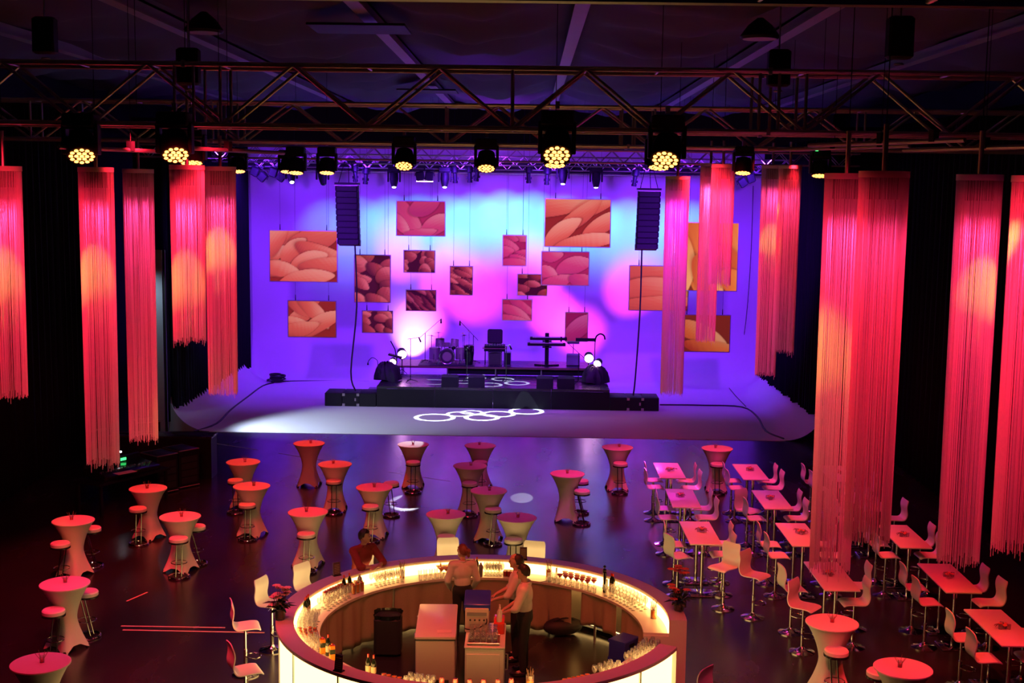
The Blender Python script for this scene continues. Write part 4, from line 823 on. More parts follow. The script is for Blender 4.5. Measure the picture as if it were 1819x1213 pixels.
STOOLS = [((245, 902), 100, 'before the table by the sound desk'), ((317, 955), 95, 'before the fourth row second table'), ((349, 934), 200, 'half hidden behind the fourth row second table'), ((107, 964), 70, 'left of the far left dark table'), ((163, 937), 220, 'half hidden behind the far left dark table'),
          ((155, 1050), 170, 'right behind the near left table'), ((95, 1083), 85, 'before the near left table'), ((418, 852), 110, 'before the second row leftmost table'), ((439, 895), 95, 'before the third row second table'), ((593, 853), 95, 'before the second row second table'),
          ((544, 947), 92, 'before the table behind the left bar chair'), ((658, 898), 80, 'behind the seated man'), ((695, 857), 250, 'standing free right of the third row table'), ((734, 820), 92, 'before the white spotted table'), ((853, 820), 90, 'hidden behind the second row third table'),
          ((834, 857), 92, 'before the second row third table'), ((876, 903), 70, 'before the third row rightmost table'), ((793, 952), 90, 'behind the woman at the bar'), ((912, 957), 92, 'behind the two barmen'), ((1034, 871), 175, 'front one right of the second row table'), ((1032, 853), 195, 'rear one right of the second row table'),
          ((1102, 822), 95, 'before the back row fourth table'), ((1275, 823), 90, 'before the back row rightmost table'), ((1486, 1154), 100, 'before the lower right table'), ((1562, 1192), 70, 'cut off left of the bottom right table')]
for c, rz, l in STOOLS:
    p = atz(*c, .80); ST.put((p.x, p.y, 0), R(rz) + PI, 'white round stool on chrome posts, ' + l)

# ================================================================== RECTANGULAR TABLES AND SHELL CHAIRS
rt_ = thing('bar_table', '', 'table', group='white rectangular bar tables')
obj('table_top', B().box((0, 0, 1.085), (.60, 1.62, .03), None, .006), M_white, rt_)
for q in (-1, 1):
    obj('post', B().cyl((0, q * .38, .02), (0, q * .38, 1.07), .033, n=14), M_chrome, rt_)
    obj('base_plate', B().box((0, q * .38, .012), (.46, .46, .016), None, .004), M_chrome, rt_)
    obj('mount', B().box((0, q * .38, 1.062), (.3, .3, .014)), M_steel, rt_, False)
RT = Kind(rt_)
cp_ = thing('table_decoration', '', 'decoration', group='small arrangements on the rectangular tables')
for q in range(3): a = q * 2.1; obj('tea_glass', B().lathe([(0.028, 0), (0.034, 0.075), (0.03, 0.075), (0.026, .008), (.0001, .006)], 12, (.075 * math.cos(a), .075 * math.sin(a), 0)), M_glass, cp_)
tb = B()
for q in range(22):
    a = random.uniform(0, 2 * PI); r = random.uniform(.03, .17); tb.tube([(0.02 * math.cos(a), .02 * math.sin(a), .015), (r * .6 * math.cos(a), r * .6 * math.sin(a), .05 + .03 * random.random()), (r * math.cos(a + .4), r * math.sin(a + .4), .02 + .05 * random.random())], .0045, 4)
obj('twig_bundle', tb, M_twig, cp_, kind='stuff')
for q in range(3):
    a = q * 2.1 + 1; obj('blossom', B().lathe([(.004, .03), (.03, .05), (.036, .062), (.012, .056), (.0001, .05)], 10, (.05 * math.cos(a), .05 * math.sin(a), .01)), M_flower2, cp_)
CP = Kind(cp_)
COLX = {'left': 3.40, 'middle': 5.31, 'right': 7.33}; ROWY = [29.36, 26.68, 23.93, 21.30, 18.83]
TABS = [('left', 0), ('left', 1), ('left', 2), ('middle', 0), ('middle', 1), ('middle', 2), ('middle', 3), ('right', 0), ('right', 1), ('right', 2), ('right', 3), ('right', 4)]
NTH = ['first', 'second', 'third', 'fourth', 'fifth']
# shell chair
prof = catmull([(.225, 0, -.035), (.20, 0, -.008), (.12, 0, .004), (0, 0, 0), (-.10, 0, -.004), (-.16, 0, .012), (-.195, 0, .065), (-.205, 0, .14), (-.19, 0, .23), (-.187, 0, .31), (-.215, 0, .42)], 3)
sh = B(); P = []; n = len(prof)
for i, p in enumerate(prof):
    a = prof[max(0, i - 1)]; c = prof[min(n - 1, i + 1)]; d = (c - a).normalized(); nr = Vector((d.z, 0, -d.x)) * -1
    wd = 0.205 - (0.03 if i in (0, n - 1) else 0.008 if i in (1, n - 2) else 0) - (0.012 * math.exp(-((i - 18) / 4) ** 2))
    for sgn in (1, -1):
        for k_ in range(5):
            yy = -wd + 2 * wd * k_ / 4; P.append(p + nr * (0.008 * sgn) + Vector((0, yy, 0)) + nr * (.012 * (1 - (yy / wd) ** 2) if i > 14 else 0) * -1)
F = []
for i in range(n - 1):
    o = i * 10
    for k_ in range(4):
        F.append((o + k_, o + k_ + 1, o + 11 + k_, o + 10 + k_)); F.append((o + 5 + k_ + 1, o + 5 + k_, o + 15 + k_, o + 16 + k_))
    F.append((o, o + 10, o + 15, o + 5)); F.append((o + 4, o + 9, o + 19, o + 14))
F.append((0, 5, 6, 1)); F += [(k_, 5 + k_, 6 + k_, 1 + k_) for k_ in range(1, 4)] + [((n - 1) * 10 + k_, (n - 1) * 10 + k_ + 1, (n - 1) * 10 + 6 + k_, (n - 1) * 10 + 5 + k_) for k_ in range(4)]
sh.add([v_ + Vector((0, 0, .80)) for v_ in P], F)
ch = thing('bar_chair', '', 'chair', group='white shell bar chairs')
obj('seat_shell', sh, M_white, ch); obj('pole', B().lathe([(.03, .05), (.03, .42), (.02, .43), (.02, .76), (.06, .785), (.06, .79)], 14), M_chrome, ch)
obj('base', B().lathe([(.215, .0), (.215, .012), (.16, .024), (.08, .045), (.045, .075), (.032, .10)], 28), M_chrome, ch)
obj('footrest', B().tube(catmull([(.0, -.03, .31), (.10, -.13, .30), (.2, -.10, .295), (.24, 0, .295), (.2, .10, .295), (.10, .13, .30), (0, .03, .31)], 3), .011, 6), M_chrome, ch)
obj('lever', B().cyl((0, .02, .74), (.02, -.16, .72), .007, n=5), M_chrome, ch)
CH = Kind(ch)
def chair(px, py, rz, l):
    p = atz(px, py, .80) if px > 100 else Vector((px, py, 0)); return CH.put((p.x, p.y, 0), R(rz), 'white shell bar chair, ' + l)
for cn, r in TABS:
    x, y = COLX[cn], ROWY[r]; nm = '%s column, %s from the back' % (cn, NTH[r])
    if (cn, r) == ('right', 0): x = 7.35
    RT.put((x, y, 0), R(random.uniform(-.6, .6)), 'white rectangular bar table on chrome posts, ' + nm)
    CP.put((x + random.uniform(-.05, .05), y + random.uniform(-.12, .12), 1.101), random.uniform(0, 6), 'glasses and dried twigs on the rectangular table, ' + nm)
Z7 = lambda x, y: (1100 + x * .2804, 780 + y * .2804)
Z8 = lambda x, y: (1400 + x * .291, 860 + y * .291)
CHAIRS = [(Z7(215, 258), 0, 'left', 0, 'left rear'), (Z7(220, 303), 3, 'left', 0, 'left front'), (Z7(425, 262), 178, 'left', 0, 'right rear'), (Z7(455, 308), 183, 'left', 0, 'right front'),
          (Z7(712, 262), -2, 'middle', 0, 'left rear'), (Z7(735, 307), 4, 'middle', 0, 'left front'), (Z7(935, 265), 180, 'middle', 0, 'right rear'), (Z7(975, 308), 182, 'middle', 0, 'right front'),
          (Z7(1215, 270), 0, 'right', 0, 'left rear'), ((6.86, 29.0), 2, 'right', 0, 'left front'), ((7.92, 29.0), 180, 'right', 0, 'right front'),
          (Z7(290, 437), -2, 'left', 1, 'left rear'), (Z7(300, 495), 3, 'left', 1, 'left front'), (Z7(520, 437), 180, 'left', 1, 'right rear'), (Z7(555, 495), 183, 'left', 1, 'right front'),
          (Z7(812, 447), -50, 'middle', 1, 'left rear turned'), (Z7(855, 500), 4, 'middle', 1, 'left front'), (Z7(1082, 440), 180, 'middle', 1, 'right rear'), (Z7(1120, 500), 183, 'middle', 1, 'right front'),
          ((6.78, 27.05), 0, 'right', 1, 'left rear'), ((6.8, 26.3), 0, 'right', 1, 'left front'), (Z8(650, 208), 182, 'right', 1, 'right front'),
          (Z7(350, 665), -3, 'left', 2, 'left rear'), (Z7(372, 738), 22, 'left', 2, 'left front lit'), (Z7(640, 660), 180, 'left', 2, 'right rear'), (Z7(655, 728), 183, 'left', 2, 'right front'),
          (Z7(945, 665), 0, 'middle', 2, 'left rear'), (Z7(995, 735), 3, 'middle', 2, 'left front'), ((5.87, 24.3), 180, 'middle', 2, 'right rear'), ((5.88, 23.55), 180, 'middle', 2, 'right front'),
          (Z8(540, 362), 0, 'right', 2, 'left rear'), (Z8(597, 432), 2, 'right', 2, 'left front'), (Z8(810, 365), 180, 'right', 2, 'right rear'), (Z8(860, 433), 183, 'right', 2, 'right front'),
          (Z7(1095, 945), 8, 'middle', 3, 'left rear'), (Z8(95, 742), -38, 'middle', 3, 'left front, turned'), ((5.86, 21.7), 180, 'middle', 3, 'right rear'), (Z8(405, 718), 182, 'middle', 3, 'right front'),
          (Z8(765, 628), 0, 'right', 3, 'left rear'), (Z8(845, 718), 3, 'right', 3, 'left front'), ((7.88, 21.65), 180, 'right', 3, 'right rear'), ((7.9, 20.9), 183, 'right', 3, 'right front'),
          (Z8(1060, 935), 0, 'right', 4, 'left rear'), (Z8(1190, 1060), 2, 'right', 4, 'left front'), (Z8(1440, 905), 180, 'right', 4, 'right rear'), (Z8(1500, 1050), 180, 'right', 4, 'right front')]
for c, rz, cn, r, l in CHAIRS: chair(*c, rz, '%s at the %s column table, %s from the back' % (l, cn, NTH[r]))
chair(*Z7(665, 808), 222, 'pale, turned away between left and middle table columns')
chair(*Z7(855, 858), -40, 'reddish, standing alone in front of the table columns')

# ================================================================== THE ROUND BAR
BC = Vector((-.63, 18.97, 0)); RO, RI, RC = 3.15, 2.88, 2.49; A0, A1 = -3.0, 335.0; BZ = 1.12; CZt = 0.90
bar = thing('round_bar', 'large ring shaped bar with glowing panels and red lit top', 'bar', BC)
O0 = (0, 0)
obj('bar_top', B().arc(O0, RI, RO, BZ - .05, BZ, A0, A1, 150), M_bar, bar)
obj('work_counter', B().arc(O0, RC, RI + .01, CZt - .04, CZt, A0, A1, 150), M_bar, bar)
obj('plinth', B().arc(O0, 2.96, 3.04, 0.0, .08, A0, A1, 120), M_black, bar)
edges = [A0] + [2 + 21 * i for i in range(16) if 2 + 21 * i < A1 - 6] + [A1]; edges = [e for i, e in enumerate(edges) if i == 0 or e - edges[i - 1] > 6]
for i in range(len(edges) - 1):
    e0, e1 = edges[i] + .18, edges[i + 1] - .18
    obj('glow_panel', B().arc(O0, RI - .015, RI + .02, CZt + .002, BZ - .052, e0, e1, 12), M_glow2, bar)
    obj('front_panel', B().arc(O0, 3.06, 3.09, .085, BZ - .052, e0, e1, 14), M_glow, bar)
    obj('back_board', B().arc(O0, 3.0, 3.03, .135, BZ - .052, edges[i], edges[i + 1], 12), M_bar, bar)
    a = R(edges[i + 1] if i < len(edges) - 2 else edges[i])
    obj('divider', B().box((3.085 * math.cos(a), 3.085 * math.sin(a), (BZ - .05) / 2 + .02), (.05, .03, BZ - .09), Matrix.Rotation(a, 3, 'Z')), M_steel, bar, False)
    obj('divider', B().box((2.868 * math.cos(a), 2.868 * math.sin(a), (BZ - .05 + CZt) / 2), (.03, .03, BZ - .056 - CZt), Matrix.Rotation(a, 3, 'Z')), M_bar, bar, False)
    obj('counter_leg', B().cyl((2.58 * math.cos(a), 2.58 * math.sin(a), 0), (2.58 * math.cos(a), 2.58 * math.sin(a), CZt - .04), .022, n=8), M_steel, bar)
for a, s in ((A0, 1), (A1, -1)):
    rt = Matrix.Rotation(R(a), 3, 'Z')
    obj('end_panel', B().box(rt @ Vector(((RC + RI) / 2, s * -.012, (CZt - .04) / 2)), (RI - RC, .024, CZt - .04), rt), M_bar, bar, False); obj('end_panel', B().box(rt @ Vector(((RI + RO) / 2, s * -.012, (BZ) / 2 - .0)), (RO - RI, .024, BZ), rt), M_bar, bar, False)
def skirt(a0, a1, hem, ph):
    n = max(8, int((a1 - a0) * 1.1))
    def f(u, v):
        a = R(a0 + (a1 - a0) * u); r = RC + .045 + (.045 * math.sin(a * 27 + ph + .8 * math.sin(a * 7)) + .02 * math.sin(a * 63 + ph * 2)) * (1 - v * .75)
        zb = hem + .07 * math.sin(u * PI) * (hem > .1) + .015 * math.sin(a * 23 + ph)
        return (r * math.cos(a), r * math.sin(a), zb + (CZt - .005 - zb) * v)
    o = obj('skirt_cloth', B().grid(f, n * 2, 8), M_skirt, bar); o.modifiers.new('thickness', 'SOLIDIFY').thickness = .004
for a0, a1, hem, ph in ((-2, 27, .04, 0), (31, 50, .26, 1), (55, 98, .04, 2), (98.5, 128, .05, 3), (129, 166, .04, 4), (167, 205, .04, 5), (206, 245, .04, 1), (246, 290, .05, 2), (291, 333, .04, 3)): skirt(a0, a1, hem, ph)
# --- things under and inside the bar
t = thing('waste_bin', 'black waste bin with a green black bag inside the bar', 'bin', (-2.22, 20.15, 0)); obj('bin_body', B().box((0, 0, .33), (.44, .40, .66), None, .05), M_rubber, t)
obj('bin_bag', B().grid(lambda u, v: ((.215 + .02 * v + .012 * math.sin(u * 2 * PI * 9)) * math.copysign(abs(math.cos(2 * PI * u)) ** .5, math.cos(2 * PI * u)), (.195 + .02 * v + .012 * math.cos(u * 2 * PI * 8)) * math.copysign(abs(math.sin(2 * PI * u)) ** .5, math.sin(2 * PI * u)), .62 + .10 * v - .03 * (v > .9)), 60, 5, True), M_bottle, t)
p = atz(1000, 1115, .12); t = thing('bag', 'black soft bag lying under the right side of the bar', 'bag', (p.x, p.y, 0), .3); obj('body', B().ell((0, 0, .15), (.36, .2, .155)), M_rubber, t); obj('strap', B().tube(catmull([(-.2, -.05, .26), (-.08, -.12, .33), (.08, -.12, .33), (.2, -.05, .26)]), .014, 6), M_rubber, t)
k = Kind(thing('drinks_crate', '', 'crate')); cr_ = k.root
obj('crate_body', B().box((0, 0, .14), (.4, .3, .28)), M_blueplastic, cr_, False)
for q in (-1, 1): obj('rail', B().box((0, q * .155, .25), (.42, .02, .05)), M_blueplastic, cr_, False); obj('handle_slot', B().box((0, q * .153, .19), (.14, .012, .05)), M_black, cr_, False)
for px, py, z, l in ((1091, 1142, 0, 'dark blue drinks crate under the right end of the bar'), (1094, 1122, .285, 'second drinks crate stacked at the right end of the bar')): p = atz(px, py, 0.1); k.put((1.62 - .0, 19.52, z), .9, l)
t = thing('chest_freezer', 'white chest freezer with violet lit lid inside the bar', 'freezer', (-1.35, 19.25, 0), R(2)); obj('cabinet', B().box((0, 0, .44), (.60, 1.5, .80), None, .015), M_white, t); obj('lid', B().box((0, 0, .875), (.62, 1.52, .055), None, .012), M_white, t); obj('seal', B().box((0, 0, .843), (.605, 1.505, .012)), M_rubber, t, False)
for i in range(6): obj('vent_slat', B().box((0, -.755, .10 + i * .022), (.42, .012, .009)), M_rubber, t, False)
for e in (-.5, .3): obj('hinge', B().box((-.315, e, .82), (.03, .09, .06)), M_steel, t, False)
tag(obj('note_paper', B().box((-1.20, 18.72, .9055), (.22, .14, .003), Matrix.Rotation(.1, 3, 'Z')), M_paper, smooth=False), 'sheet of paper lying on the chest freezer lid', 'paper')
t = thing('glass_washer', 'white under counter glass washer unit carrying a rack of glasses', 'machine', (-.56, 18.55, 0)); obj('cabinet', B().box((0, 0, .45), (.58, 1.05, .90), None, .012), M_white, t); obj('door', B().box((-.02, -.53, .44), (.50, .02, .76), None, .006), M_white, t); obj('handle', B().tube([(.31, -.3, .5), (.34, -.3, .5), (.34, -.3, .74), (.31, -.3, .74)], .012, 6), M_steel, t); obj('worktop', B().box((0, 0, .915), (.60, 1.07, .03), None, .008), M_white, t)
t = thing('drink_dispenser', 'beige drinks dispenser with a blue top inside the bar', 'machine', (-.70, 18.83, .932)); obj('body', B().box((0, 0, .19), (.36, .42, .38), None, .01), M_bar, t); obj('blue_top', B().box((0, .02, .43), (.40, .44, .12), Matrix.Rotation(.22, 3, 'X'), .012), M_blueplastic, t); obj('control_strip', B().box((0, -.214, .29), (.3, .008, .05)), M_grey, t, False)
for q in range(4): obj('dial', B().cyl((-.1 + q * .07, -.215, .2), (-.1 + q * .07, -.235, .2), .014, n=8), M_rubber, t)
obj('hose', B().tube(catmull([(.15, -.22, .22), (.14, -.27, .16), (0, -.26, .08), (-.12, -.25, .06), (-.19, -.23, .07)]), .011, 6), M_rubber, t)
tr = thing('glass_rack', 'shallow steel tray full of upturned glasses on the washer', 'tray', (-.58, 18.26, .932)); obj('tray', B().box((0, 0, .015), (.48, .40, .02), None, .005).tube([(-.235, -.195, .03), (.235, -.195, .03), (.235, .195, .03), (-.235, .195, .03)], .012, 6, True), M_steel, tr)
wk = Kind(thing('rack_glass', '', 'glass')); obj('bowl', B().lathe([(.038, 0), (.042, .06), (.03, .10), (.006, .115), (.006, .16), (.034, .168), (.034, .172), (.0001, .172)], 14), M_glass, wk.root)
for i in range(5):
    for j in range(4): wk.put((-.76 + i * .088, 18.12 + j * .088, .965), 0, 'upturned glass in the tray on the glass washer', 'upturned glasses in the tray')
t = thing('bottle_cluster_box', 'pink and red bottle carrier beside the drinks dispenser', 'carrier', (-.36, 18.75, .932)); obj('box_body', B().box((0, 0, .09), (.16, .4, .18), None, .01), M_reddrink, t)
for q in range(3): obj('bottle', B().lathe([(.04, .17), (.042, .24), (.015, .31), (.015, .36), (.0001, .362)], 12, (0, -.13 + q * .13, 0)), M_vinyl, t)
# --- drinkware
def vessel(name, pr, drink=None, dm=None, sh_=12):
    t = thing(name, '', 'glass'); obj('glass_body', B().lathe(pr, sh_), M_glass, t)
    if drink: obj('drink', B().lathe(drink, sh_), dm, t)
    return Kind(t)
WINE = [(.034, 0), (.03, .004), (.005, .010), (.005, .085), (.02, .095), (.036, .125), (.038, .155), (.031, .195), (.029, .195), (.035, .15), (.03, .12), (.0001, .098)]
TUMB = [(.032, 0), (.037, .10), (.035, .10), (.03, .01), (.0001, .01)]
HIGH = [(.03, 0), (.034, .16), (.032, .16), (.028, .01), (.0001, .01)]
MART = [(.034, 0), (.028, .004), (.004, .01), (.004, .075), (.056, .145), (.054, .146), (.004, .085), (.0001, .08)]
V = {'wine': vessel('wine_glass', WINE), 'wine_red': vessel('filled_wine_glass', WINE, [(.008, .10), (.029, .121), (.034, .15), (.031, .185), (.0001, .187)], M_reddrink), 'tumb': vessel('tumbler', TUMB), 'tumb_or': vessel('filled_tumbler', TUMB, [(.029, .012), (.033, .094), (.0001, .096)], M_ordrink),
     'tumb_red': vessel('red_tumbler', TUMB, [(.029, .012), (.033, .094), (.0001, .096)], M_reddrink), 'high_or': vessel('orange_highball', HIGH, [(.027, .012), (.031, .15), (.0001, .152)], M_ordrink), 'mart_or': vessel('orange_cocktail_glass', MART, [(.005, .087), (.052, .143), (.0001, .146)], M_ordrink), 'mart_red': vessel('red_cocktail_glass', MART, [(.005, .087), (.052, .143), (.0001, .146)], M_reddrink)}
def bar_angle(px, py):
    p = atz(px, py, CZt); return math.atan2(p.y - BC.y, p.x - BC.x)
def block(kind, pa, pb, nu, r0, r1, nv, label, group, jit=.005):
    a0, a1 = bar_angle(*pa), bar_angle(*pb)
    if a1 - a0 > PI: a1 -= 2 * PI
    if a0 - a1 > PI: a1 += 2 * PI
    for i in range(nu):
        for j in range(nv):
            a = a0 + (a1 - a0) * (i + (.5 if j % 2 and nv > 2 else 0)) / max(1, nu - .5); r = r0 + (r1 - r0) * j / max(1, nv - 1)
            V[kind].put((BC.x + r * math.cos(a) + random.uniform(-jit, jit), BC.y + r * math.sin(a) + random.uniform(-jit, jit), CZt), random.uniform(0, 6), label, group)
Ri, Rc = 2.795, 2.57
block('wine', (512, 1100), (524, 1128), 6, Ri, Rc, 4, 'empty stemmed glass in the rows at the far left of the work counter', 'stemmed glasses at far left of the bar')
block('wine_red', (545, 1066), (590, 1050), 8, Ri, Ri, 1, 'red filled glass heading the rows at the upper left of the counter', 'red filled glasses at upper left')
block('wine', (540, 1080), (606, 1056), 7, 2.72, Rc, 3, 'empty glass in the rows before the red ones at upper left', 'empty glasses at upper left of the bar')
block('high_or', (592, 1046), (612, 1038), 3, Ri, 2.64, 3, 'tall orange drink beside the wine bottles at left rear', 'tall orange drinks')
block('wine', (652, 1036), (700, 1022), 7, Ri, 2.62, 3, 'empty glass in front of the seated man', 'empty glasses before the seated man')
block('tumb', (736, 1022), (806, 1018), 9, 2.545, 2.545, 1, 'clear tumbler left of the woman at the bar', 'clear tumblers beside the woman')
block('tumb', (736, 1014), (772, 1010), 4, Ri, Ri, 1, 'clear tumbler behind the front rows left of the woman', 'clear tumblers behind the front rows')
block('mart_or', (776, 1014), (808, 1012), 4, 2.82, 2.64, 3, 'orange cocktail beside the woman at the bar', 'orange cocktails')
block('wine', (862, 1020), (893, 1020), 6, 2.78, 2.60, 3, 'empty glass on the rear counter left of the barmen', 'empty glasses left of the barmen')
block('tumb_red', (897, 1024), (912, 1025), 3, 2.68, 2.60, 2, 'small red drink on the rear counter by the barmen', 'small red drinks')
block('tumb', (984, 1028), (1066, 1052), 11, 2.535, 2.535, 1, 'clear tumbler around the red cocktails on the right counter', 'clear tumblers on the right counter')
block('tumb', (984, 1022), (1008, 1024), 3, 2.80, 2.72, 2, 'clear tumbler behind the front rows on the right counter', 'rear clear tumblers on the right counter')
block('mart_red', (1012, 1024), (1064, 1041), 6, 2.82, 2.62, 3, 'red cocktail glass in the block on the right counter', 'red cocktails on the right counter')
block('wine', (1086, 1056), (1148, 1084), 9, Ri, Rc, 3, 'empty glass in the rows at the right end of the counter', 'empty glasses at right end of the bar')
block('wine', (1110, 1182), (1165, 1155), 8, Ri, 2.60, 3, 'empty glass on the front right arc of the bar', 'empty glasses on the front right arc')
block('tumb_or', (984, 1205), (1030, 1200), 6, Ri, 2.60, 3, 'orange filled glass near the bottom edge right of centre', 'orange filled glasses near the bottom edge')
block('wine', (1040, 1198), (1078, 1190), 4, Ri, 2.60, 3, 'clear glass beside the orange ones near the bottom edge', 'clear glasses near the bottom edge')
block('high_or', (518, 1133), (530, 1146), 3, Ri, Rc, 4, 'orange filled glass in the row on the left front arc', 'orange glasses on the left front arc')
block('wine', (534, 1148), (560, 1165), 5, Ri, 2.60, 3, 'clear glass before the orange row on the left front arc', 'clear glasses on the left front arc')
block('tumb', (612, 1186), (648, 1198), 5, Ri, 2.70, 2, 'clear tumbler beside the menu holder on the front arc', 'tumblers beside the menu holder')
block('tumb_or', (690, 1204), (734, 1210), 5, 2.74, 2.56, 3, 'orange filled glass at the bottom edge left of the freezer', 'orange glasses at the bottom edge')
block('wine', (744, 1206), (786, 1210), 5, 2.70, 2.56, 2, 'clear glass at the bottom edge before the freezer', 'clear glasses at the bottom edge')
block('wine_red', (796, 1210), (912, 1214), 6, 2.60, 2.60, 1, 'red filled wine glass at the bottom edge', 'red wine glasses at the bottom edge')
def on_bar(px, py, z=CZt):
    p = atz(px, py, z); d = p.xy - BC.xy; lo, hi = ((RC + .05, RI - .06) if z < 1 else (RI + .05, RO - .06)); r = min(max(d.length, lo), hi); q = BC.xy + d.normalized() * r; return (q.x, q.y, z)
bk = Kind(thing('wine_bottle', '', 'bottle')); obj('bottle_glass', B().lathe([(.036, 0), (.038, .01), (.038, .19), (.03, .22), (.014, .25), (.013, .31), (.0001, .312)], 14), M_bottle, bk.root); obj('label_band', B().lathe([(.0385, .06), (.0388, .06), (.0388, .15), (.0385, .15)], 14), M_label, bk.root); obj('capsule', B().lathe([(.0145, .27), (.0148, .315), (.0001, .316)], 10), M_reddrink, bk.root)
for px, py, l in ((519, 1094, 'leftmost of three at the far left of the counter'), (527, 1088, 'middle of three at the far left of the counter'), (538, 1092, 'rightmost of three at the far left of the counter'), (611, 1054, 'left of the pair beside the orange drinks'), (621, 1050, 'right of the pair beside the orange drinks'),
                  (842, 1024, 'left of two right of the woman'), (847, 1020, 'right of two right of the woman'), (1086, 1050, 'left of the pair on the right counter'), (1096, 1049, 'right of the pair on the right counter'), (654, 1200, 'left of two on the front arc'), (664, 1202, 'right of two on the front arc'), (583, 1164, 'beside the juice cartons on the left front arc')):
    bk.put(on_bar(px, py), random.uniform(0, 6), 'dark wine bottle, ' + l)
sk = Kind(thing('cocktail_shaker', '', 'shaker')); obj('cup', B().lathe([(.032, 0), (.044, .17), (.0001, .172)], 16), M_steel, sk.root); obj('cap', B().lathe([(.045, .168), (.036, .20), (.018, .225), (.018, .25), (.0001, .252)], 16), M_steel, sk.root)
for px, py, l in ((639, 1046, 'steel cocktail shaker left of the seated man'), (854, 1024, 'dark steel shaker right of the woman')): sk.put(on_bar(px, py), 0, l)
jk = Kind(thing('straw_jar', '', 'jar')); obj('jar_glass', B().lathe([(.05, 0), (.055, .20), (.052, .20), (.047, .01), (.0001, .01)], 16), M_glass, jk.root); obj('filling', B().lathe([(.046, .012), (.049, .13), (.0001, .135)], 14), M_ordrink, jk.root)
sb = B()
for q in range(9): a = q * .7; sb.cyl((.012 * math.cos(a), .012 * math.sin(a), .1), (.05 * math.cos(a), .05 * math.sin(a), .26 + .02 * (q % 3)), .004, n=4)
obj('straw_set', sb, M_twig, jk.root, kind='stuff')
for px, py, l in ((712, 1025, 'glass jar with straws right of the seated man'), (975, 1024, 'glass jar of fruit right of the barmen'), (1161, 1098, 'tall jar of yellow fruit at the right end'), (932, 1212, 'jar with napkins at the bottom edge')): jk.put(on_bar(px, py), random.uniform(0, 3), l)
ck = Kind(thing('juice_carton', '', 'carton')); obj('carton_body', B().box((0, 0, .11), (.075, .075, .22), None, .004), M_ordrink, ck.root); obj('print_band', B().box((0, 0, .13), (.077, .077, .07)), M_leaf, ck.root, False); obj('cap', B().lathe([(.016, .22), (.016, .245), (.0001, .245)], 10), M_reddrink, ck.root)
for px, py, l in ((573, 1160, 'left of two'), (590, 1172, 'right of two')): ck.put(on_bar(px, py), .4, 'orange and green juice carton on the left front arc, ' + l)
p = on_bar(966, 1035); t = thing('ice_tongs', 'thin steel tongs lying on the rear right counter', 'tongs', p, .5)
for q in (-1, 1): obj('arm', B().tube([(-.12, 0, .008), (0, q * .012, .008), (.12, q * .03, .006)], .004, 5), M_steel, t)
mk = Kind(thing('pepper_mill', '', 'mill')); obj('body', B().lathe([(.028, 0), (.03, .02), (.018, .12), (.028, .30), (.03, .34), (.012, .36)], 14), M_black_gloss, mk.root); obj('knob', B().lathe([(.012, .36), (.026, .385), (.018, .41), (.0001, .415)], 12), M_black_gloss, mk.root)
for px, py, l in ((1074, 1052, 'tall dark pepper mill on the right counter, left one'), (1079, 1044, 'dark pepper mill on the right counter, right one')): mk.put(on_bar(px, py), 0, l)
mh = Kind(thing('menu_holder', '', 'menu')); obj('card', B().box((0, 0, .12), (.13, .012, .22), Matrix.Rotation(-.12, 3, 'X')), M_card, mh.root, False); obj('foot', B().box((0, 0, .008), (.14, .09, .014)), M_black_gloss, mh.root, False)
lb = B()
for q in range(6): lb.box((0, -.022 + q * .0032 - .0, .05 + q * .027), (.09, .003, .006))
obj('printed_lines', lb, M_label, mh.root, False, 'stuff')
for px, py, rz, l in ((598, 1022, .6, 'dark menu holder on the bar top left of the seated man'), (929, 995, 0, 'dark menu holder on the bar top behind the barmen'), (602, 1192, -.5, 'dark menu holder on the front left bar top')): mh.put(on_bar(px, py, BZ), rz, l)
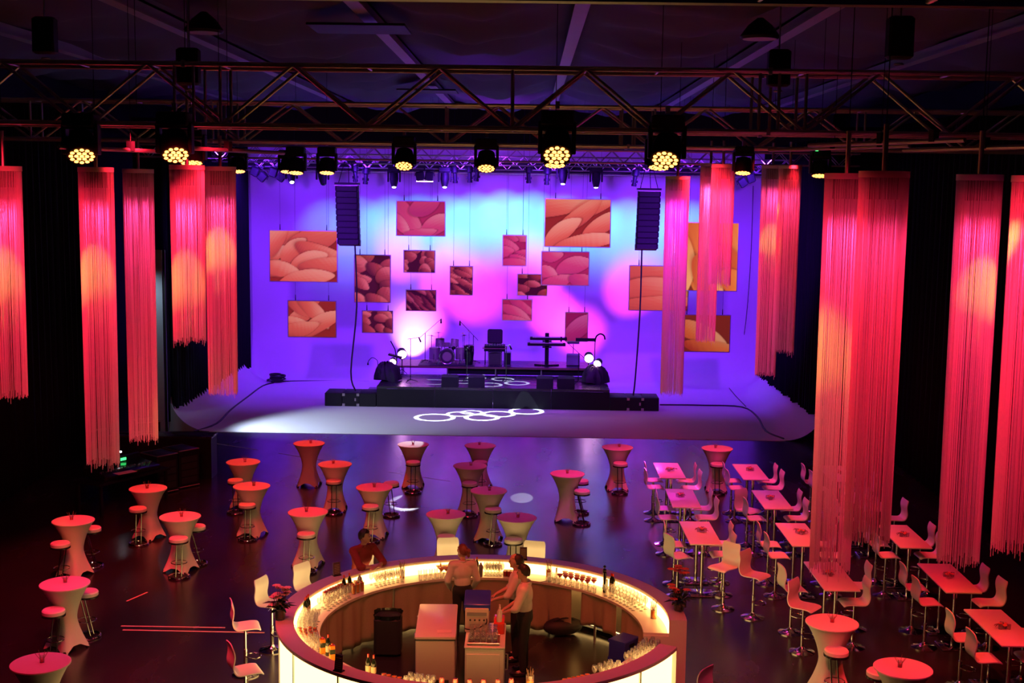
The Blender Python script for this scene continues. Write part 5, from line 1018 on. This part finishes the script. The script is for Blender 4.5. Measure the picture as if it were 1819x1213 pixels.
# flower arrangements
def flowers(label, loc, m, seed):
    rnd = random.Random(seed); t = thing('flower_arrangement', label, 'flowers', loc)
    obj('vase', B().lathe([(.07, 0), (.085, .03), (.085, .17), (.08, .17), (.078, .03), (.0001, .02)], 18), M_glass, t); obj('moss', B().lathe([(.074, .02), (.078, .15), (.0001, .16)], 14), M_leaf, t)
    for i in range(26):
        a = rnd.uniform(0, 2 * PI); l = rnd.uniform(.12, .24); up = rnd.uniform(-.1, 1.5); w_ = rnd.uniform(.03, .055)
        d = Vector((math.cos(a), math.sin(a), 0)); s = Vector((-math.sin(a), math.cos(a), 0)); c0 = Vector((0, 0, .16)) + d * .04
        P = [c0, c0 + d * l * .5 + Vector((0, 0, up * l * .6)) + s * w_, c0 + d * l * .5 + Vector((0, 0, up * l * .6 + .012)), c0 + d * l * .5 + Vector((0, 0, up * l * .6)) - s * w_, c0 + d * l + Vector((0, 0, up * l * .7 - .03))]
        o = obj('leaf', B().add(P, [(0, 1, 2), (0, 2, 3), (1, 4, 2), (2, 4, 3)]), M_leaf, t); o.modifiers.new('thickness', 'SOLIDIFY').thickness = .002
    for i in range(13):
        a = rnd.uniform(0, 2 * PI); r = rnd.uniform(.02, .17); c = Vector((r * math.cos(a), r * math.sin(a), rnd.uniform(.22, .72) - r * .5))
        tb_ = obj('stem', B().tube([(0, 0, .1), tuple((Vector((0, 0, .1)) + c) * .55), tuple(c)], .004, 4), M_leaf, t); fb = B()
        for k_ in range(8):
            g = k_ * PI / 4; dd = Vector((math.cos(g), math.sin(g), 0)); ss = Vector((-math.sin(g), math.cos(g), 0)); n0 = len(fb.v)
            fb.add([c, c + dd * .05 + ss * .022 + Vector((0, 0, .024)), c + dd * .075 + Vector((0, 0, .012)), c + dd * .05 - ss * .022 + Vector((0, 0, .024))], [(0, 1, 2, 3)])
        obj('flower', fb.ell(c + Vector((0, 0, .008)), (.012, .012, .01), n=8, m=5), m, tb_)
flowers('low vase of pink flowers and dark leaves on the left bar top', on_bar(490, 1100, BZ), M_flower, 3); flowers('vase of coral flowers and dark leaves at the right end of the bar', on_bar(1207, 1084, BZ), M_flower2, 5)
# chairs around the bar
for th, r, l in ((178, 3.72, 'left of the bar, seen from the side'), (161, 3.72, 'behind the pink flowers at the left of the bar'), (146.5, 3.62, 'glowing back, upper left of the bar'), (101.5, 3.72, 'behind the woman at the bar'), (77.5, 3.62, 'behind the barmen and menu holder'), (207, 3.72, 'cut by the bottom edge left of the bar'), (-37, 3.72, 'cut by the bottom edge right of the bar')):
    a = R(th); CH.put((BC.x + r * math.cos(a), BC.y + r * math.sin(a), 0), a + PI + (.35 if th == 178 else 0), 'white shell bar chair, ' + l)

# ================================================================== SOUND DESK AT LEFT
p = atz(376, 850, 0)
t = thing('side_platform', 'tall black platform box in front of the left wing', 'platform', (p.x, p.y, 0)); obj('platform_body', B().box((-1.35, .3, .53), (2.7, .6, 1.06)), M_black, t, False); obj('platform_top', B().box((-1.35, .3, 1.085), (2.74, .64, .05)), M_deck, t, False)
t = thing('sound_desk', 'long dark mixing desk with lit faders left of the platform', 'mixer', (-9.6, 29.5, 0), R(60))
obj('desk_table', B().box((0, 0, .74), (2.2, .9, .05)), M_black, t, False)
for q in (-1, 1):
    for e in (-1, 1): obj('leg', B().box((q * 1.0, e * .38, .36), (.06, .06, .72)), M_black, t, False)
obj('console', B().box((0, 0, .86), (1.7, .75, .16), Matrix.Rotation(.14, 3, 'X'), .02), M_black_gloss, t); obj('meter_bridge', B().box((0, .36, 1.02), (1.7, .08, .18), Matrix.Rotation(.1, 3, 'X'), .015), M_black, t)
fb = B()
for i in range(28):
    fb.box((-.78 + i * .058, -.15 + .1 * random.random(), .93), (.02, .045, .03))
obj('fader_set', fb, M_steel, t, False, 'stuff'); obj('green_display', B().box((.3, .30, 1.03), (.16, .02, .06)), M_green, t, False)
tag(obj('running_order', B().box((-9.3, 28.75, .97), (.5, .24, .004), Matrix.Rotation(.9, 3, 'Z')), M_paper, smooth=False), 'reddish sheet of paper lying on the sound desk', 'paper')
k = Kind(thing('rack_case', '', 'case', group='equipment cases by the sound desk')); obj('case_body', B().box((0, 0, .5), (.6, .7, .96), None, .01), M_black, k.root)
for z in (.04, .97):
    obj('metal_edge', B().tube([(-.3, -.35, z), (.3, -.35, z), (.3, .35, z), (-.3, .35, z)], .014, 5, True), M_alu, k.root)
for i in range(4): obj('rack_unit', B().box((0, -.352, .2 + i * .18), (.48, .012, .15)), M_rubber, k.root, False)
for px, py, rz, l in ((322, 862, .9, 'black equipment case with metal edges next to the platform'), (284, 872, .9, 'black equipment case with metal edges behind the sound desk'), (262, 806, .5, 'dark equipment case by the left wall curtain')):
    q = atz(px, py, 0); k.put((max(q.x, -11.6), q.y, 0), rz, l)
q = atz(187, 868, 0); t = thing('desk_chair', 'dim red backed chair below the longest string lamp', 'chair', (q.x, q.y, 0), R(-90)); obj('backrest', B().box((-.2, 0, .78), (.06, .46, .5), Matrix.Rotation(-.1, 3, 'Y'), .02), M_shirtr, t); obj('seat', B().box((.05, 0, .47), (.46, .46, .06), None, .02), M_rubber, t)
for a in (-1, 1):
    for e in (-.14, .22): obj('leg', B().cyl((e, a * .2, .45), (e, a * .22, 0), .014, n=6), M_black, t)
t = thing('desk_lamp', 'small white lamp over the sound desk', 'lamp', (-9.9, 29.9, .765)); obj('neck', B().tube(catmull([(0, 0, 0), (0, 0, .35), (.08, -.06, .5), (.16, -.12, .48)]), .009, 6), M_black, t); obj('lamp_head', B().ell((.17, -.12, .47), (.03, .03, .02)), M_lens, t); obj('base', B().lathe([(.05, 0), (.04, .03), (.0001, .035)], 12), M_black, t)

# ================================================================== PEOPLE
def remesh(name, b, vox, m, sm=6):
    me = b.mesh(name + '_raw', None, False); o = bpy.data.objects.new(name + '_raw', me); COL.objects.link(o)
    r = o.modifiers.new('r', 'REMESH'); r.mode = 'VOXEL'; r.voxel_size = vox; s = o.modifiers.new('s', 'SMOOTH'); s.iterations = sm; s.factor = .5
    dg = bpy.context.evaluated_depsgraph_get(); out = bpy.data.meshes.new_from_object(o.evaluated_get(dg)); bpy.data.objects.remove(o)
    out.name = name; out.materials.clear(); out.materials.append(m); out.polygons.foreach_set('use_smooth', [True] * len(out.polygons)); return out
def hand(b, wr, d, nrm, side, s=1.0, curl=.5):
    d = Vector(d).normalized(); n = Vector(nrm); n = (n - d * n.dot(d)).normalized(); sd = d.cross(n) * side; wr = Vector(wr)
    rot = Matrix((d, sd, n)).transposed(); b.ell(wr + d * .05 * s, (.052 * s, .042 * s, .018 * s), rot, 10, 7)
    for i, (off, l) in enumerate(((-.030, .068), (-.010, .078), (.010, .073), (.029, .058))):
        p0 = wr + d * .088 * s + sd * off * s; k = curl * (.5 + .12 * i); d1 = (d * math.cos(k * .6) + n * math.sin(k * .6) + sd * off * 2).normalized(); p1 = p0 + d1 * l * .5 * s
        d2 = (d * math.cos(k * 1.7) + n * math.sin(k * 1.7)).normalized(); p2 = p1 + d2 * l * .5 * s
        b.caps(p0 - d * .03 * s, p1, .0105 * s, .0098 * s, 8); b.caps(p1, p2, .0096 * s, .0085 * s, 8)
    t0_ = wr + d * .03 * s - sd * .034 * s; t1_ = t0_ + (d * .7 - sd * .6 + n * .3).normalized() * .042 * s; t2_ = t1_ + (d * .9 - sd * .15 + n * .3).normalized() * .034 * s
    b.caps(t0_, t1_, .014 * s, .012 * s, 8); b.caps(t1_, t2_, .011 * s, .0095 * s, 8)
def person(label, loc, rz, J, shirt, hairm, sleeve, scale=1.0, yaw=0.0, pitch=0.0, bun=False, bald=False, curl=.6, female=False):
    t = thing('person', label, 'person', loc, rz); t.scale = (scale,) * 3
    V3 = lambda k: Vector(J[k]); b = B(); hc = V3('head'); nk = V3('neck'); ch_ = V3('chest'); pv = V3('pelvis')
    ax = (nk - pv).normalized(); up = ax.to_track_quat('Z', 'Y').to_matrix(); lean = Matrix.Rotation(math.atan2(ax.x, ax.z), 3, 'Y')
    hr = Matrix.Rotation(yaw, 3, 'Z') @ Matrix.Rotation(pitch, 3, 'Y'); H = lambda x, y, z: hc + hr @ Vector((x, y, z))
    wsh = .165 if female else .18; whp = .17 if female else .16
    def torso(bb, g):
        if g == 0: bb.ell(pv, (.115 + g, whp + g, .15 + g), lean)
        bb.ell(pv.lerp(ch_, .5), (.102 + g, .142 + g - .014 * female, .18 + g), lean); bb.ell(ch_, (.112 + g, wsh + g, .19 + g), lean)
        for s in 'LR': bb.caps(nk - ax * .07, V3('sh' + s), .062 + g, .058 + g)
        if female: 
            for q in (-1, 1): bb.ell(ch_ + lean @ Vector((.085, q * .075, -.02)), (.06 + g, .065 + g, .065 + g), lean)
    torso(b, 0); b.caps(nk - ax * .06, hc - Vector((0, 0, .06)), .056, .050)
    b.ell(H(0, 0, .015), (.098, .076, .108), hr); b.ell(H(.035, 0, -.055), (.062, .054, .06), hr); b.ell(H(.098, 0, -.01), (.022, .014, .026), hr); b.ell(H(.088, 0, .035), (.015, .05, .012), hr); b.ell(H(.086, 0, -.055), (.014, .025, .008), hr); b.ell(H(.082, 0, -.088), (.02, .022, .018), hr)
    for q in (-1, 1): b.ell(H(-.005, q * .078, -.005), (.022, .010, .034), hr)
    sl = B(); torso(sl, .024)
    for s, sd in (('L', 1), ('R', -1)):
        S_, E_, W_ = V3('sh' + s), V3('el' + s), V3('wr' + s)
        b.caps(S_, E_, .050, .041, 12); b.caps(E_, W_, .042, .028, 12); d = J.get('hd' + s, W_ - E_); hand(b, W_, d, J.get('hn' + s, (0, -sd, 0)), sd, .95 if female else 1.02, curl)
        sl.caps(S_, E_, .074, .064, 12)
        if sleeve > 0: sl.caps(E_, E_.lerp(W_, sleeve), .064, .064 - .018 * sleeve, 12)
    tr = B(); tr.ell(pv, (.134, whp + .022, .15), lean); tr.ell(pv + ax * .07, (.13, .155 + .02 * (not female), .10), lean)
    for s in 'LR':
        h, k, a, f = V3('hp' + s), V3('kn' + s), V3('an' + s), V3('to' + s)
        b.caps(h, k, .082, .055, 12); b.caps(k, a, .055, .038, 12); b.caps(a, f, .036, .03, 10); tr.caps(h, k, .098, .072, 12); tr.caps(k, a + (k - a).normalized() * .03, .072, .058, 12)
    obj('body', remesh('body', b, .0085, M_skin, 5), None, t); obj('shirt', remesh('shirt', sl, .012, shirt, 6), None, t); obj('trousers', remesh('trousers', tr, .014, M_trous, 6), None, t)
    col = B()
    for q in (-1, 1): col.box(nk + Vector((.035, q * .045, -.005)), (.07, .02, .04), Matrix.Rotation(q * .5, 3, 'Z'), .006)
    obj('collar', col.ring(nk + Vector((-.005, 0, .0)), .062, .016, 18, 6), shirt, t)
    for s in 'LR':
        a, f = V3('an' + s), V3('to' + s); d = (f - a); d.z = 0; d = d.normalized() if d.length > .01 else Vector((1, 0, 0)); g = math.atan2(d.y, d.x)
        obj('shoe', B().ell(a + d * .075 + Vector((0, 0, f.z - a.z + .008)), (.145, .05, .042), Matrix.Rotation(g, 3, 'Z'), 14, 8), M_black_gloss, t)
    for q in (-1, 1): obj('eye', B().ell(H(.089, q * .030, .012), (.010, .013, .008), hr, 8, 6), M_black_gloss, t)
    hb = B(); back = -.03 if bald else -.008
    def hf(u, v):
        a = 2 * PI * u; th = (.02 + .98 * v) * PI * (.50 + .20 * (1 - math.cos(a)) / 2 + (0 if not bald else -.0))
        fr = max(0, math.cos(a)); r = 1.0
        x = .108 * math.sin(th) * math.cos(a); y = .087 * math.sin(th) * math.sin(a); z = .122 * math.cos(th)
        if math.cos(a) > .2 and z < (.075 if not bald else .2): z = max(z, .062 - .0 * fr); x = min(x, .084)
        nz = .004 * math.sin(a * 9 + v * 11)
        return tuple(H(x + back + nz, y, z + .018 + nz - (.02 if bald else 0)))
    hb.grid(hf, 40, 12, True)
    if bun: hb.ell(H(-.125, 0, .03), (.055, .05, .05), hr); hb.ell(H(-.135, .0, -.03), (.03, .035, .06), hr)
    obj('hair', hb, hairm, t)
    return t
stand = lambda h: dict(pelvis=(0, 0, .95), chest=(.01, 0, 1.30), neck=(.0, 0, 1.50), head=(.03, 0, 1.66), hpL=(0, .09, .92), hpR=(0, -.09, .92), knL=(.02, .10, .50), knR=(.02, -.10, .50), anL=(0, .11, .085), anR=(0, -.11, .085), toL=(.16, .13, .035), toR=(.16, -.13, .035), shL=(0, .19, 1.43), shR=(0, -.19, 1.43), **h)
person('woman with auburn hair in white blouse and black trousers, back turned, inside the bar', (-1.03, 20.78, 0), R(104), stand(dict(elL=(.0, .27, 1.14), elR=(-.02, -.27, 1.14), wrL=(.16, .20, .96), wrR=(.14, -.22, .95))), M_shirtw, M_hairr, .95, .935, .75, 0, True, False, .5, True)
person('dark haired barman in white shirt and black trousers reaching left, nearer the camera', (.03, 19.35, 0), R(172), stand(dict(elL=(.10, .27, 1.15), elR=(.10, -.25, 1.15), wrL=(.33, .16, 1.03), wrR=(.35, -.10, 1.0), hnL=(0, -.4, -1), hnR=(0, .4, -1))), M_shirtw, M_hairb, .15, 1.0, -.12, .08)
person('barman in white shirt with receding hair looking left, half hidden behind the other', (-.10, 19.95, 0), R(176), stand(dict(elL=(.12, .26, 1.16), elR=(.12, -.25, 1.16), wrL=(.36, .18, 1.06), wrR=(.36, -.12, 1.05), hnL=(0, -.3, -1), hnR=(0, .3, -1))), M_shirtw, M_hairb, .1, 1.0, .0, .06, False, True)
th = R(131.5); r = 3.37
person('man in rust red shirt leaning his forearms on the bar top, looking right', (BC.x + r * math.cos(th), BC.y + r * math.sin(th), 0), th + PI, dict(pelvis=(-.05, 0, .88), chest=(.06, 0, 1.24), neck=(.10, 0, 1.46), head=(.14, 0, 1.62), hpL=(-.03, .09, .87), hpR=(-.03, -.09, .87), knL=(.22, .22, .74), knR=(.22, -.22, .74), anL=(.12, .18, .37), anR=(.12, -.18, .37), toL=(.24, .19, .32), toR=(.24, -.19, .32),
       shL=(.09, .20, 1.385), shR=(.09, -.20, 1.385), elL=(.38, .235, 1.175), elR=(.38, -.25, 1.175), wrL=(.50, .02, 1.165), wrR=(.46, -.05, 1.165), hdL=(.25, -1, 0), hdR=(.4, .9, 0), hnL=(0, 0, -1), hnR=(0, 0, -1)), M_shirtr, M_hairb, .2, 1.0, .75, .05, curl=.4)
a = R(125.0); CH.put((BC.x + 3.74 * math.cos(a), BC.y + 3.74 * math.sin(a), 0), a + PI, 'white shell bar chair, under the seated man in red shirt')
